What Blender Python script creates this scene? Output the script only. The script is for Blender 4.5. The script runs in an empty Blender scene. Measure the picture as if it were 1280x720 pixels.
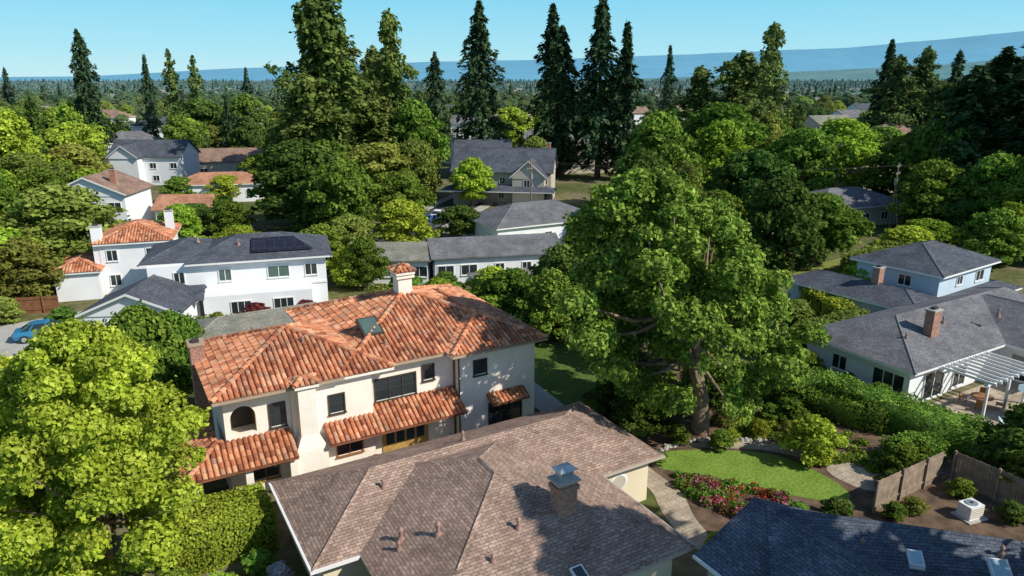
import bpy, math, random
import numpy as np
from mathutils import Vector
random.seed(7)
SC=bpy.context.scene
COL=SC.collection
V=Vector
# ------------------------------------------------------------------ materials
def new_mat(name):
    m=bpy.data.materials.new(name);m.use_nodes=True
    n=m.node_tree.nodes;n.clear()
    o=n.new('ShaderNodeOutputMaterial')
    return m,n,m.node_tree.links,o
def ramp(n,stops):
    r=n.new('ShaderNodeValToRGB');e=r.color_ramp.elements
    while len(e)<len(stops): e.new(0.5)
    for i,(p,c) in enumerate(stops):
        e[i].position=p;e[i].color=(*c,1)
    return r
def mul(c,k): return tuple(min(1,x*k) for x in c)
def basic(name,c,rough=.8,var=.15,scale=1.5,bump=0.0,spec=.3,metal=0,coord='Object',detail=5):
    m,n,l,o=new_mat(name)
    b=n.new('ShaderNodeBsdfPrincipled');b.inputs['Roughness'].default_value=rough
    b.inputs['Specular IOR Level'].default_value=spec;b.inputs['Metallic'].default_value=metal
    t=n.new('ShaderNodeTexCoord');z=n.new('ShaderNodeTexNoise');z.inputs['Scale'].default_value=scale;z.inputs['Detail'].default_value=detail
    l.new(t.outputs[coord],z.inputs['Vector'])
    r=ramp(n,[(.3,mul(c,1-var)),(.7,mul(c,1+var))])
    l.new(z.outputs['Fac'],r.inputs[0]);l.new(r.outputs[0],b.inputs['Base Color'])
    if bump:
        z2=n.new('ShaderNodeTexNoise');z2.inputs['Scale'].default_value=scale*8;l.new(t.outputs[coord],z2.inputs['Vector'])
        bp=n.new('ShaderNodeBump');bp.inputs['Strength'].default_value=bump;bp.inputs['Distance'].default_value=.05
        l.new(z2.outputs['Fac'],bp.inputs['Height']);l.new(bp.outputs[0],b.inputs['Normal'])
    l.new(b.outputs[0],o.inputs[0]);return m
def foliage(name,c1,c2,c3,trans=.3,nscale=.35,hue=.03,k=1.0):
    c1,c2,c3=mul(c1,k),mul(c2,k),mul(c3,k)
    m,n,l,o=new_mat(name)
    g=n.new('ShaderNodeNewGeometry');r=ramp(n,[(0,c1),(.5,c2),(1,c3)])
    l.new(g.outputs['Random Per Island'],r.inputs[0])
    t=n.new('ShaderNodeTexCoord');z=n.new('ShaderNodeTexNoise');z.inputs['Scale'].default_value=nscale;z.inputs['Detail'].default_value=3
    l.new(t.outputs['Object'],z.inputs['Vector'])
    oi=n.new('ShaderNodeObjectInfo')
    mr=n.new('ShaderNodeMapRange');mr.inputs[1].default_value=.3;mr.inputs[2].default_value=.7;mr.inputs[3].default_value=.62;mr.inputs[4].default_value=1.3
    l.new(z.outputs['Fac'],mr.inputs[0])
    m2=n.new('ShaderNodeMapRange');m2.inputs[3].default_value=.72;m2.inputs[4].default_value=1.28;l.new(oi.outputs['Random'],m2.inputs[0])
    mm=n.new('ShaderNodeMath');mm.operation='MULTIPLY';l.new(mr.outputs[0],mm.inputs[0]);l.new(m2.outputs[0],mm.inputs[1])
    m3=n.new('ShaderNodeMapRange');m3.inputs[3].default_value=.5-hue;m3.inputs[4].default_value=.5+hue*.5
    ms=n.new('ShaderNodeMath');ms.operation='MULTIPLY';ms.inputs[1].default_value=7.13
    mf=n.new('ShaderNodeMath');mf.operation='FRACT';l.new(oi.outputs['Random'],ms.inputs[0]);l.new(ms.outputs[0],mf.inputs[0]);l.new(mf.outputs[0],m3.inputs[0])
    h=n.new('ShaderNodeHueSaturation');l.new(r.outputs[0],h.inputs['Color']);l.new(mm.outputs[0],h.inputs['Value']);l.new(m3.outputs[0],h.inputs['Hue'])
    # aerial haze painted into the leaf colour, growing with distance from the origin
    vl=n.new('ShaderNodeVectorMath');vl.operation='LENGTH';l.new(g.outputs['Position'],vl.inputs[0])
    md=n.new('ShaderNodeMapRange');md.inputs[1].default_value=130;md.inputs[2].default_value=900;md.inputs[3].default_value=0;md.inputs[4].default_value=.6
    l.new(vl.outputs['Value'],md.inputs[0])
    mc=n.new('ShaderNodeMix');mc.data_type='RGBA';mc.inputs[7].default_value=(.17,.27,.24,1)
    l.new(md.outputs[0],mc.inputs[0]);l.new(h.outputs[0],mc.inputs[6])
    d=n.new('ShaderNodeBsdfDiffuse');tr=n.new('ShaderNodeBsdfTranslucent');mx=n.new('ShaderNodeMixShader');mx.inputs[0].default_value=trans
    l.new(mc.outputs[2],d.inputs[0]);l.new(mc.outputs[2],tr.inputs[0]);l.new(d.outputs[0],mx.inputs[1]);l.new(tr.outputs[0],mx.inputs[2])
    l.new(mx.outputs[0],o.inputs[0]);return m
def shingle(name,c1,c2,mort,bw=.32,rh=.16,stain=.25):
    m,n,l,o=new_mat(name)
    t=n.new('ShaderNodeTexCoord');b=n.new('ShaderNodeTexBrick');b.inputs['Scale'].default_value=1
    b.inputs['Brick Width'].default_value=bw;b.inputs['Row Height'].default_value=rh;b.inputs['Mortar Size'].default_value=.012
    b.inputs['Color1'].default_value=(*c1,1);b.inputs['Color2'].default_value=(*c2,1);b.inputs['Mortar'].default_value=(*mort,1)
    b.offset=.5
    l.new(t.outputs['UV'],b.inputs['Vector'])
    z=n.new('ShaderNodeTexNoise');z.inputs['Scale'].default_value=.6;z.inputs['Detail'].default_value=6;l.new(t.outputs['Object'],z.inputs['Vector'])
    mr=n.new('ShaderNodeMapRange');mr.inputs[1].default_value=.3;mr.inputs[2].default_value=.7;mr.inputs[3].default_value=1-stain;mr.inputs[4].default_value=1+stain
    l.new(z.outputs['Fac'],mr.inputs[0])
    z2=n.new('ShaderNodeTexNoise');z2.inputs['Scale'].default_value=9;l.new(t.outputs['Object'],z2.inputs['Vector'])
    m2=n.new('ShaderNodeMapRange');m2.inputs[1].default_value=.3;m2.inputs[2].default_value=.7;m2.inputs[3].default_value=.75;m2.inputs[4].default_value=1.25
    l.new(z2.outputs['Fac'],m2.inputs[0])
    mm=n.new('ShaderNodeMath');mm.operation='MULTIPLY';l.new(mr.outputs[0],mm.inputs[0]);l.new(m2.outputs[0],mm.inputs[1])
    h=n.new('ShaderNodeHueSaturation');l.new(b.outputs['Color'],h.inputs['Color']);l.new(mm.outputs[0],h.inputs['Value'])
    p=n.new('ShaderNodeBsdfPrincipled');p.inputs['Roughness'].default_value=.9;p.inputs['Specular IOR Level'].default_value=.2
    l.new(h.outputs[0],p.inputs['Base Color'])
    bp=n.new('ShaderNodeBump');bp.inputs['Strength'].default_value=.5;bp.inputs['Distance'].default_value=.03;bp.invert=True
    l.new(b.outputs['Fac'],bp.inputs['Height']);l.new(bp.outputs[0],p.inputs['Normal'])
    l.new(p.outputs[0],o.inputs[0]);return m
def islandmat(name,stops,rough=.8):
    m,n,l,o=new_mat(name)
    g=n.new('ShaderNodeNewGeometry');r=ramp(n,stops);l.new(g.outputs['Random Per Island'],r.inputs[0])
    t=n.new('ShaderNodeTexCoord');z=n.new('ShaderNodeTexNoise');z.inputs['Scale'].default_value=.7;z.inputs['Detail'].default_value=5;l.new(t.outputs['Object'],z.inputs['Vector'])
    mr=n.new('ShaderNodeMapRange');mr.inputs[1].default_value=.35;mr.inputs[2].default_value=.7;mr.inputs[3].default_value=.72;mr.inputs[4].default_value=1.2;l.new(z.outputs['Fac'],mr.inputs[0])
    h=n.new('ShaderNodeHueSaturation');l.new(r.outputs[0],h.inputs['Color']);l.new(mr.outputs[0],h.inputs['Value'])
    p=n.new('ShaderNodeBsdfPrincipled');p.inputs['Roughness'].default_value=rough;l.new(h.outputs[0],p.inputs['Base Color']);l.new(p.outputs[0],o.inputs[0]);return m

M={}
M['stucco']=basic('cream_stucco',(.86,.79,.69),.9,.08,.6,.3)
M['white']=basic('white_paint_wall',(.8,.81,.82),.8,.06,.5)
M['white2']=basic('blue_grey_siding',(.5,.61,.7),.8,.06,.5)
M['cream']=basic('cream_wall',(.78,.68,.48),.85,.06,.6)
M['beige']=basic('beige_wall',(.5,.45,.37),.85,.08,.6)
M['trim']=basic('white_trim',(.8,.79,.76),.6,.03,1)
M['darktrim']=basic('dark_bronze_trim',(.06,.045,.035),.5,.1,2)
M['wood']=basic('warm_wood',(.3,.14,.05),.5,.25,4)
M['goldwood']=basic('golden_oak_door',(.42,.26,.08),.4,.2,4)
M['glass']=basic('window_glass',(.025,.035,.04),.06,.3,.8,spec=.8)
M['greenglass']=basic('green_tinted_glass',(.09,.14,.12),.12,.2,.8,spec=.8)
M['inner']=basic('tan_trim_paint',(.42,.31,.22),.9,.1,1)  # even tan colour of the villa's fascias, gutters and chimney cap
M['tile']=islandmat('terracotta_tile',[(0,(.27,.085,.04)),(.22,(.5,.18,.085)),(.6,(.64,.26,.125)),(.85,(.74,.39,.22)),(1,(.38,.21,.14))])
M['pan']=basic('terracotta_pan',(.24,.085,.045),.9,.3,1)
M['brownroof']=shingle('brown_shingle',(.26,.175,.135),(.42,.3,.235),(.13,.085,.065),stain=.22)
M['darkroof']=shingle('slate_blue_shingle',(.075,.09,.12),(.13,.15,.185),(.035,.04,.05))
M['greyroof']=shingle('grey_shingle',(.14,.14,.15),(.2,.2,.21),(.065,.065,.07))
M['charroof']=shingle('charcoal_shingle',(.07,.08,.1),(.115,.127,.15),(.035,.038,.042))
M['olivroof']=shingle('olive_grey_shingle',(.21,.21,.17),(.28,.27,.22),(.1,.1,.08))
M['orangeroof']=shingle('orange_tile_roof',(.4,.18,.1),(.5,.27,.17),(.18,.08,.05),.3,.35)
M['brownroof2']=shingle('weathered_brown_roof',(.24,.15,.11),(.33,.22,.17),(.12,.08,.06),.3,.3)
M['brick']=shingle('chimney_brick',(.34,.12,.075),(.46,.2,.13),(.42,.36,.3),.22,.08,.15)
M['hazewall']=basic('hazed_pale_wall',(.42,.5,.5),.9,.1,.05)  # distance haze is blended into these far wall and roof colours
M['hazeroof']=basic('hazed_grey_roof',(.2,.26,.28),.9,.2,.05)
M['hazeroof2']=basic('hazed_brown_roof',(.3,.27,.25),.9,.2,.05)
M['metal']=basic('galvanised_metal',(.45,.5,.52),.4,.15,3,metal=.6)
M['pipe']=basic('painted_vent_pipe',(.33,.2,.16),.6,.15,3)
M['gutter']=basic('gutter_paint',(.5,.42,.34),.5,.08,2)
M['solar']=shingle('solar_panel',(.012,.015,.03),(.018,.022,.04),(.09,.1,.12),1.0,1.65,.1)
M['asphalt']=basic('asphalt',(.06,.06,.063),.9,.2,.6,.2)
M['concrete']=basic('concrete_paving',(.42,.4,.36),.9,.15,.5,.2)
M['stone']=shingle('flagstone_path',(.36,.29,.22),(.46,.38,.29),(.2,.17,.12),.7,.5,.2)
M['mulch']=basic('mulch_soil',(.13,.085,.055),.95,.45,1.3,.6)
M['fence']=basic('weathered_fence_wood',(.3,.23,.17),.9,.3,2,.3)
M['fence2']=basic('redwood_fence',(.24,.11,.05),.85,.3,2,.3)
M['bark']=basic('tree_bark',(.26,.19,.13),.95,.4,2.5,.8)
M['redbark']=basic('redwood_bark',(.16,.085,.055),.95,.35,2,.8)
M['carpaint']=basic('blue_car_paint',(.03,.2,.36),.25,.03,1,spec=.6)
M['tyre']=basic('tyre_rubber',(.02,.02,.02),.8,.1,3)
M['plasticblue']=basic('blue_plastic',(.03,.1,.3),.5,.1,3)
M['cloth']=basic('pale_blue_canvas',(.4,.55,.6),.8,.1,3)
M['teal']=basic('teal_awning_sheet',(.28,.5,.5),.6,.1,2)
def ground_mat(name,stops,scale=.05,s2=1.2,rough=.95,v0=.65,v1=1.35):
    m,n,l,o=new_mat(name)
    t=n.new('ShaderNodeTexCoord');z=n.new('ShaderNodeTexNoise');z.inputs['Scale'].default_value=scale;z.inputs['Detail'].default_value=8;z.inputs['Roughness'].default_value=.65
    l.new(t.outputs['Object'],z.inputs['Vector']);r=ramp(n,stops);l.new(z.outputs['Fac'],r.inputs[0])
    z2=n.new('ShaderNodeTexNoise');z2.inputs['Scale'].default_value=s2;z2.inputs['Detail'].default_value=6;l.new(t.outputs['Object'],z2.inputs['Vector'])
    mr=n.new('ShaderNodeMapRange');mr.inputs[1].default_value=.3;mr.inputs[2].default_value=.7;mr.inputs[3].default_value=v0;mr.inputs[4].default_value=v1;l.new(z2.outputs['Fac'],mr.inputs[0])
    h=n.new('ShaderNodeHueSaturation');l.new(r.outputs[0],h.inputs['Color']);l.new(mr.outputs[0],h.inputs['Value'])
    p=n.new('ShaderNodeBsdfPrincipled');p.inputs['Roughness'].default_value=rough;p.inputs['Specular IOR Level'].default_value=.1
    l.new(h.outputs[0],p.inputs['Base Color']);l.new(p.outputs[0],o.inputs[0]);return m
M['ground']=ground_mat('ground_soil_grass',[(.35,(.06,.09,.025)),(.5,(.11,.12,.04)),(.62,(.2,.17,.1)),(.75,(.09,.13,.035))])
M['lawn']=ground_mat('lawn_grass',[(.3,(.13,.21,.03)),(.55,(.18,.28,.045)),(.8,(.24,.31,.065))],.5,6)
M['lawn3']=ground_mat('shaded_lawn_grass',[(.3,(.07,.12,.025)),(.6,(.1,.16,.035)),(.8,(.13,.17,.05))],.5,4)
M['lawn2']=ground_mat('dry_lawn_grass',[(.3,(.16,.19,.04)),(.6,(.23,.25,.07)),(.8,(.3,.27,.1))],.4,5)
F={}
K=1.65
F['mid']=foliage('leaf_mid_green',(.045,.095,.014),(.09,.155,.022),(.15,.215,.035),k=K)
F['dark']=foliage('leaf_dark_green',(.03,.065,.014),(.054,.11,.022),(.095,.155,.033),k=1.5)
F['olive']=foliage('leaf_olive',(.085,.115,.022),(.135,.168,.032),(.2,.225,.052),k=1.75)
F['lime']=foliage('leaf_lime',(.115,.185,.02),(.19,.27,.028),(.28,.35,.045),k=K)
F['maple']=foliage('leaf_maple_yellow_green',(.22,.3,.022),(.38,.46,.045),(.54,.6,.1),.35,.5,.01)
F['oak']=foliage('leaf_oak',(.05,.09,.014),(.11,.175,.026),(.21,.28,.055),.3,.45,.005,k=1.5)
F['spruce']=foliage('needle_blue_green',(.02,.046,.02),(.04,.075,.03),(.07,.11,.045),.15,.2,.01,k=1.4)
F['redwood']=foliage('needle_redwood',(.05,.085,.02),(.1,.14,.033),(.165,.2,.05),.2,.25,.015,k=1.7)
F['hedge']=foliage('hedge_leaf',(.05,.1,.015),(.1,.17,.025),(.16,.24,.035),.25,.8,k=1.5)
F['far']=foliage('far_hazed_leaf',(.08,.13,.05),(.12,.175,.065),(.17,.225,.08),.2,.05,.03,k=1.35)  # bluer greens, with aerial haze put into the colour of far trees
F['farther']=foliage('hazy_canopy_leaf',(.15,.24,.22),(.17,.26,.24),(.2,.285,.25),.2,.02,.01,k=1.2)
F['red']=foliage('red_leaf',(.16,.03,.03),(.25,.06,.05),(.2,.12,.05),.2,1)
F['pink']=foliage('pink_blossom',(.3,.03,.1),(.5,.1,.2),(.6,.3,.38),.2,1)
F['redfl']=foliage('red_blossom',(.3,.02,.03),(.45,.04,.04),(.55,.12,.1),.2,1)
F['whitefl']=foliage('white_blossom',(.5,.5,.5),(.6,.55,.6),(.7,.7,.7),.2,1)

# ------------------------------------------------------------------ mesh utilities
def quads_to_mesh(name,chunks,mats):
    vs=[];fs=[];mi=[];off=0
    for v,f,i in chunks:
        v=np.asarray(v,dtype=np.float32).reshape(-1,3);f=np.asarray(f,dtype=np.int32).reshape(-1,4)
        vs.append(v);fs.append(f+off);mi.append(np.full(len(f),i,dtype=np.int32));off+=len(v)
    vs=np.concatenate(vs);fs=np.concatenate(fs);mi=np.concatenate(mi)
    me=bpy.data.meshes.new(name)
    me.vertices.add(len(vs));me.vertices.foreach_set('co',vs.ravel())
    me.loops.add(len(fs)*4);me.loops.foreach_set('vertex_index',fs.ravel())
    me.polygons.add(len(fs));me.polygons.foreach_set('loop_start',np.arange(0,len(fs)*4,4,dtype=np.int32))
    me.polygons.foreach_set('loop_total',np.full(len(fs),4,dtype=np.int32))
    for m in mats: me.materials.append(m)
    me.polygons.foreach_set('material_index',mi)
    me.update(calc_edges=True)
    return me
def nrm(a): return a/np.maximum(np.linalg.norm(a,axis=1,keepdims=True),1e-6)
def leaves(rng,pts,outs,L,W,outw=1.1,upw=.35,rw=.8,tang=None):
    n=len(pts)
    up=np.array([[0,0,1.]])
    N=nrm(outs*outw+up*upw+rng.normal(size=(n,3))*rw)
    r=rng.normal(size=(n,3)) if tang is None else tang+rng.normal(size=(n,3))*.35
    T=nrm(r-(r*N).sum(1,keepdims=True)*N);Bn=np.cross(N,T)
    s=rng.uniform(.6,1.35,size=(n,1))
    l=L*s;w=W*s
    v=np.stack([pts+T*l,pts+Bn*w+N*w*.3,pts-T*l,pts-Bn*w+N*w*.3],axis=1).reshape(-1,3)
    return v,np.arange(4*n).reshape(-1,4)
def tube(pts,rad,k=7):
    pts=[np.array(p,dtype=float) for p in pts];vs=[];fs=[]
    for i,p in enumerate(pts):
        d=pts[min(i+1,len(pts)-1)]-pts[max(i-1,0)];d/=max(np.linalg.norm(d),1e-6)
        a=np.array([1,0,0.]) if abs(d[0])<.8 else np.array([0,1,0.])
        x=np.cross(d,a);x/=np.linalg.norm(x);y=np.cross(d,x)
        for j in range(k):
            t=2*math.pi*j/k;vs.append(p+rad[i]*(math.cos(t)*x+math.sin(t)*y))
    for i in range(len(pts)-1):
        for j in range(k):
            fs.append([i*k+j,i*k+(j+1)%k,(i+1)*k+(j+1)%k,(i+1)*k+j])
    return np.array(vs),np.array(fs)
def rdir(rng,n): return nrm(rng.normal(size=(n,3)))
def broadleaf(name,prof,nblob,nleaf,size,mat,seed,br=(.24,.4),trunk_r=.25,lean=(0,0),limbs=9,bark='bark',keep=None,fpow=.6,trunk=None):
    rng=np.random.default_rng(seed)
    zs=np.array([p[0] for p in prof]);rs=np.array([p[1] for p in prof])
    R=rs.max();H=zs[-1]
    blobs=[]
    ga=rng.uniform(0,6)
    for i in range(nblob):
        z=zs[0]+(zs[-1]-zs[0])*((i+rng.uniform(.2,.8))/nblob)
        rr=np.interp(z,zs,rs)
        br_=R*rng.uniform(*br)*(.65+.35*rr/R)
        ph=ga+i*2.39996+rng.uniform(-.3,.3)
        q=max(0,rr-br_*.75)*rng.uniform(.62,1.12)
        zc=min(z,H-br_*.5)
        blobs.append((q*math.cos(ph)+lean[0]*z/H,q*math.sin(ph)+lean[1]*z/H,zc,br_))
    for i in range(max(3,nblob//6)):
        z=rng.uniform(zs[0]+.2*(H-zs[0]),H*.85);q=rng.uniform(0,.35)*np.interp(z,zs,rs);ph=rng.uniform(0,6.28)
        blobs.append((q*math.cos(ph)+lean[0]*z/H,q*math.sin(ph)+lean[1]*z/H,z,R*br[1]))
    B=np.array(blobs);w=B[:,3]**2;w/=w.sum()
    idx=rng.choice(len(B),size=nleaf,p=w)
    d=rdir(rng,nleaf);d[:,2]=np.where(d[:,2]<-.3,-d[:,2]*.6,d[:,2]);d=nrm(d)
    f=rng.uniform(.5,1.0,size=(nleaf,1))**fpow
    stray=rng.random(nleaf)<.08
    f[stray]*=rng.uniform(1.05,1.3,size=(stray.sum(),1))
    r=B[idx,3:4]*f*(1+.22*np.sin(d[:,0:1]*7+idx[:,None])*np.cos(d[:,1:2]*6+idx[:,None]*2))
    P=B[idx,:3]+d*r*np.array([[1,1,.78]])
    if keep is not None:
        kk=keep(P);P=P[kk];d=d[kk]
    cv,cf=leaves(rng,P,d,size*.62,size*.42)
    ch=[(cv,cf,0)]
    tz=zs[0]+(H-zs[0])*.35
    tp=trunk or [(0,0,-.3),(lean[0]*.1+rng.uniform(-.1,.1),lean[1]*.1,tz*.35),(lean[0]*.35,lean[1]*.35,tz*.7),(lean[0]*.6,lean[1]*.6,tz)]
    tv,tf=tube(tp,[trunk_r*1.35,trunk_r,trunk_r*.85,trunk_r*.65],9);ch.append((tv,tf,1))
    st=np.array(tp[2]);
    for i in rng.choice(len(B),size=min(limbs,len(B)),replace=False):
        e=B[i,:3];s0=st+(np.array(tp[3])-st)*rng.uniform(-.2,1);mid=(s0+e)/2+np.array([0,0,-.08*np.linalg.norm(e-s0)])
        tv,tf=tube([s0,mid,e],[trunk_r*.5,trunk_r*.3,trunk_r*.1],5);ch.append((tv,tf,1))
    return quads_to_mesh(name,ch,[mat,M[bark]])
def conifer(name,H,R,seed,nb=210,nq=28,base=.1,power=.8,droop=.28,L=.75,W=.28,irr=.2,mat=None,bark='redbark',up=.15,lat_=.12,zj=.3):
    rng=np.random.default_rng(seed);ch=[];P=[];O=[];T=[]
    ph0=rng.uniform(0,6)
    lob=rng.uniform(0,6,size=6)
    for i in range(nb):
        t=((i+rng.uniform(-1.5,2))/nb);t=min(.995,max(0,t))**.85;z=H*(base+(1-base)*t)
        ph=ph0+i*2.39996+rng.uniform(-.5,.5)
        taper=min(1,.5+t*4)
        wob=1+irr*(math.sin(t*17+lob[0])*.5+math.sin(ph*2+t*11+lob[1])*.7+math.sin(ph*3-t*31+lob[2])*.5)
        ln=max(.5,R*(1-t)**power*taper*wob*rng.uniform(.55,1.15))
        if z>H*.985: ln=.4
        m=max(5,int(nq*(.3+.9*ln/R)))
        s=rng.uniform(.08,1,size=m)**.7
        d=np.array([math.cos(ph),math.sin(ph),0]);sd=np.array([-d[1],d[0],0])
        lat=rng.normal(size=m)*lat_*ln*np.sin(np.pi*np.clip(s,.12,.92))
        u_=up*rng.uniform(-.4,2.2);dr=droop*rng.uniform(.5,1.6)
        zz=z+ln*s*u_-dr*ln*s*s+rng.normal(size=m)*zj-abs(rng.normal(size=m))*zj
        p=d[None]*(ln*s)[:,None]+sd[None]*lat[:,None];p[:,2]=zz
        P.append(p);O.append(np.repeat(d[None],m,0));tt=d+np.array([0,0,u_-1.8*dr]);T.append(np.repeat(tt[None],m,0))
    P=np.concatenate(P);O=np.concatenate(O);T=np.concatenate(T)
    v,f=leaves(rng,P,O,L,W,.5,.7,.6,T);ch.append((v,f,0))
    n=7;tr=H*.011+.12
    tv,tf=tube([(0,0,-.3)]+[(rng.uniform(-.1,.1),rng.uniform(-.1,.1),H*k/n) for k in range(1,n+1)],[tr*1.3]+[tr*(1-k/n)+.03 for k in range(1,n+1)],6);ch.append((tv,tf,1))
    return quads_to_mesh(name,ch,[mat or F['spruce'],M[bark]])
def put(name,mesh,a,b,s=1.0,sz=None,rz=None,z=0):
    o=bpy.data.objects.new(name,mesh);COL.objects.link(o)
    o.location=(a,b,z);o.scale=(s,s,sz if sz else s);o.rotation_euler=(0,0,random.uniform(0,6.28) if rz is None else rz)
    return o
_mc={}
def remat(mesh,mat,name):
    k=(mesh.name,mat.name)
    if k not in _mc:
        c=mesh.copy();c.name=name;c.materials[0]=mat;_mc[k]=c
    return _mc[k]

# ------------------------------------------------------------------ buildings
class B:
    def __init__(s,name,loc=(0,0,0),ang=0,absolute=False):
        s.name=name;s.loc=loc;s.ang=ang;s.parts={};s.abs=absolute
    def add(s,part,mat,vs,fs):
        d=s.parts.setdefault(part,[mat,[],[]]);o=len(d[1])
        d[1].extend([tuple(v) for v in vs]);d[2].extend([tuple(i+o for i in f) for f in fs])
    def box(s,part,mat,x0,x1,y0,y1,z0,z1):
        v=[(x0,y0,z0),(x1,y0,z0),(x1,y1,z0),(x0,y1,z0),(x0,y0,z1),(x1,y0,z1),(x1,y1,z1),(x0,y1,z1)]
        s.add(part,mat,v,[(0,3,2,1),(4,5,6,7),(0,1,5,4),(1,2,6,5),(2,3,7,6),(3,0,4,7)])
    def poly(s,part,mat,pts): s.add(part,mat,pts,[tuple(range(len(pts)))])
    def cyl(s,part,mat,x,y,z0,z1,r,k=10,r2=None):
        r2=r if r2 is None else r2
        v=[(x+r*math.cos(2*math.pi*i/k),y+r*math.sin(2*math.pi*i/k),z0) for i in range(k)]+[(x+r2*math.cos(2*math.pi*i/k),y+r2*math.sin(2*math.pi*i/k),z1) for i in range(k)]
        s.add(part,mat,v,[(i,(i+1)%k,k+(i+1)%k,k+i) for i in range(k)]+[tuple(range(k,2*k)),tuple(reversed(range(k)))])
    def prism(s,part,mat,pts,th):
        n=len(pts);v=[tuple(p) for p in pts]+[(p[0],p[1],p[2]-th) for p in pts]
        s.add(part,mat,v,[tuple(range(n)),tuple(reversed(range(n,2*n)))]+[(i,n+i,n+(i+1)%n,(i+1)%n) for i in range(n)])
    def cap(s,part,mat,p,q,w=.14,h=.06):
        p=V(p);q=V(q);d=(q-p);sd=V((-d.y,d.x,0)).normalized()*w
        dz=V((0,0,h));lo=V((0,0,-.05))
        s.add(part,mat,[p-sd+lo,p+dz,p+sd+lo,q-sd+lo,q+dz,q+sd+lo],[(0,1,4,3),(1,2,5,4),(0,2,1),(3,4,5)])
    def tiles(s,part,pts,sp=.3,ln=.42,r=.135):
        pts=[V(p) for p in pts];n=(pts[1]-pts[0]).cross(pts[2]-pts[0]).normalized()
        if n.z<0:n=-n
        u=V((0,0,1)).cross(n).normalized();v=n.cross(u)
        o=pts[0];P=[((p-o).dot(u),(p-o).dot(v)) for p in pts]
        u0=min(p[0] for p in P);u1=max(p[0] for p in P)
        vs=[];fs=[];k=5
        x=u0+sp/2
        while x<u1:
            ys=[]
            for i in range(len(P)):
                a,b=P[i],P[(i+1)%len(P)]
                if (a[0]-x)*(b[0]-x)<0: ys.append(a[1]+(b[1]-a[1])*(x-a[0])/(b[0]-a[0]))
            if len(ys)>=2:
                y0,y1=min(ys),max(ys);y=y0-.04
                while y<y1-.08:
                    ye=min(y+ln+.05,y1);b0=len(vs);jit=random.uniform(-.015,.015);lz=random.uniform(.02,.05)
                    for (yy,rr,zz) in ((y,r,lz),(ye,r*.85,0)):
                        for j in range(k):
                            t=math.pi*j/(k-1)
                            vs.append(o+u*(x+jit+rr*math.cos(t))+v*yy+n*(zz+rr*.85*math.sin(t)))
                    for j in range(k-1): fs.append((b0+j,b0+j+1,b0+k+j+1,b0+k+j))
                    fs.append(tuple(range(b0,b0+k)))
                    y+=ln
            x+=sp
        s.add(part,M['tile'],vs,fs)
    def tilecap(s,part,p,q,r=.17,ln=.42):
        p=V(p);q=V(q);d=(q-p);L=d.length;d.normalize();sd=V((-d.y,d.x,0)).normalized();n=d.cross(sd)
        if n.z<0:n=-n
        vs=[];fs=[];k=5;y=0
        while y<L-.05:
            ye=min(y+ln+.05,L);b0=len(vs)
            for (yy,rr,zz) in ((y,r,.07),(ye,r*.85,.04)):
                for j in range(k):
                    t=math.pi*j/(k-1);vs.append(p+d*yy+sd*rr*math.cos(t)+n*(zz+rr*math.sin(t)))
            for j in range(k-1): fs.append((b0+j,b0+j+1,b0+k+j+1,b0+k+j))
            fs.append(tuple(range(b0,b0+k)));y+=ln
        s.add(part,M['tile'],vs,fs)
    def hip(s,x0,x1,y0,y1,z,pitch,mat='greyroof',tile=False,fas='trim',part='roof'):
        w=x1-x0;d=y1-y0;h=min(w,d)/2*pitch
        if w>=d: r0=(x0+d/2,(y0+y1)/2,z+h);r1=(x1-d/2,(y0+y1)/2,z+h)
        else: r0=((x0+x1)/2,y0+w/2,z+h);r1=((x0+x1)/2,y1-w/2,z+h)
        A=(x0,y0,z);Bq=(x1,y0,z);C=(x1,y1,z);D=(x0,y1,z)
        if abs(w-d)<1e-3:
            pol=[[A,Bq,r0],[Bq,C,r0],[C,D,r0],[D,A,r0]]
        elif w>d: pol=[[A,Bq,r1,r0],[Bq,C,r1],[C,D,r0,r1],[D,A,r0]]
        else: pol=[[A,Bq,r0],[Bq,C,r1,r0],[C,D,r1],[D,A,r0,r1]]
        s.box('fascia',M[fas],x0+.02,x1-.02,y0+.02,y1-.02,z-.2,z-.006)
        m=M['pan'] if tile else M[mat]
        for p in pol: s.poly(part if not tile else part+'_underlay',m,p)
        hips=[(A,r0),(Bq,r1 if w>d else r0),(C,r1),(D,r0 if w>d else r1),(r0,r1)]
        if tile:
            for p in pol: s.tiles('roof_tiles',p)
            for p,q in hips:
                if (V(p)-V(q)).length>.1: s.tilecap('roof_ridge_tiles',p,q)
        else:
            for p,q in hips:
                if (V(p)-V(q)).length>.1: s.cap('ridge_caps_'+mat,M[mat],p,q)
        return r0,r1
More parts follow.
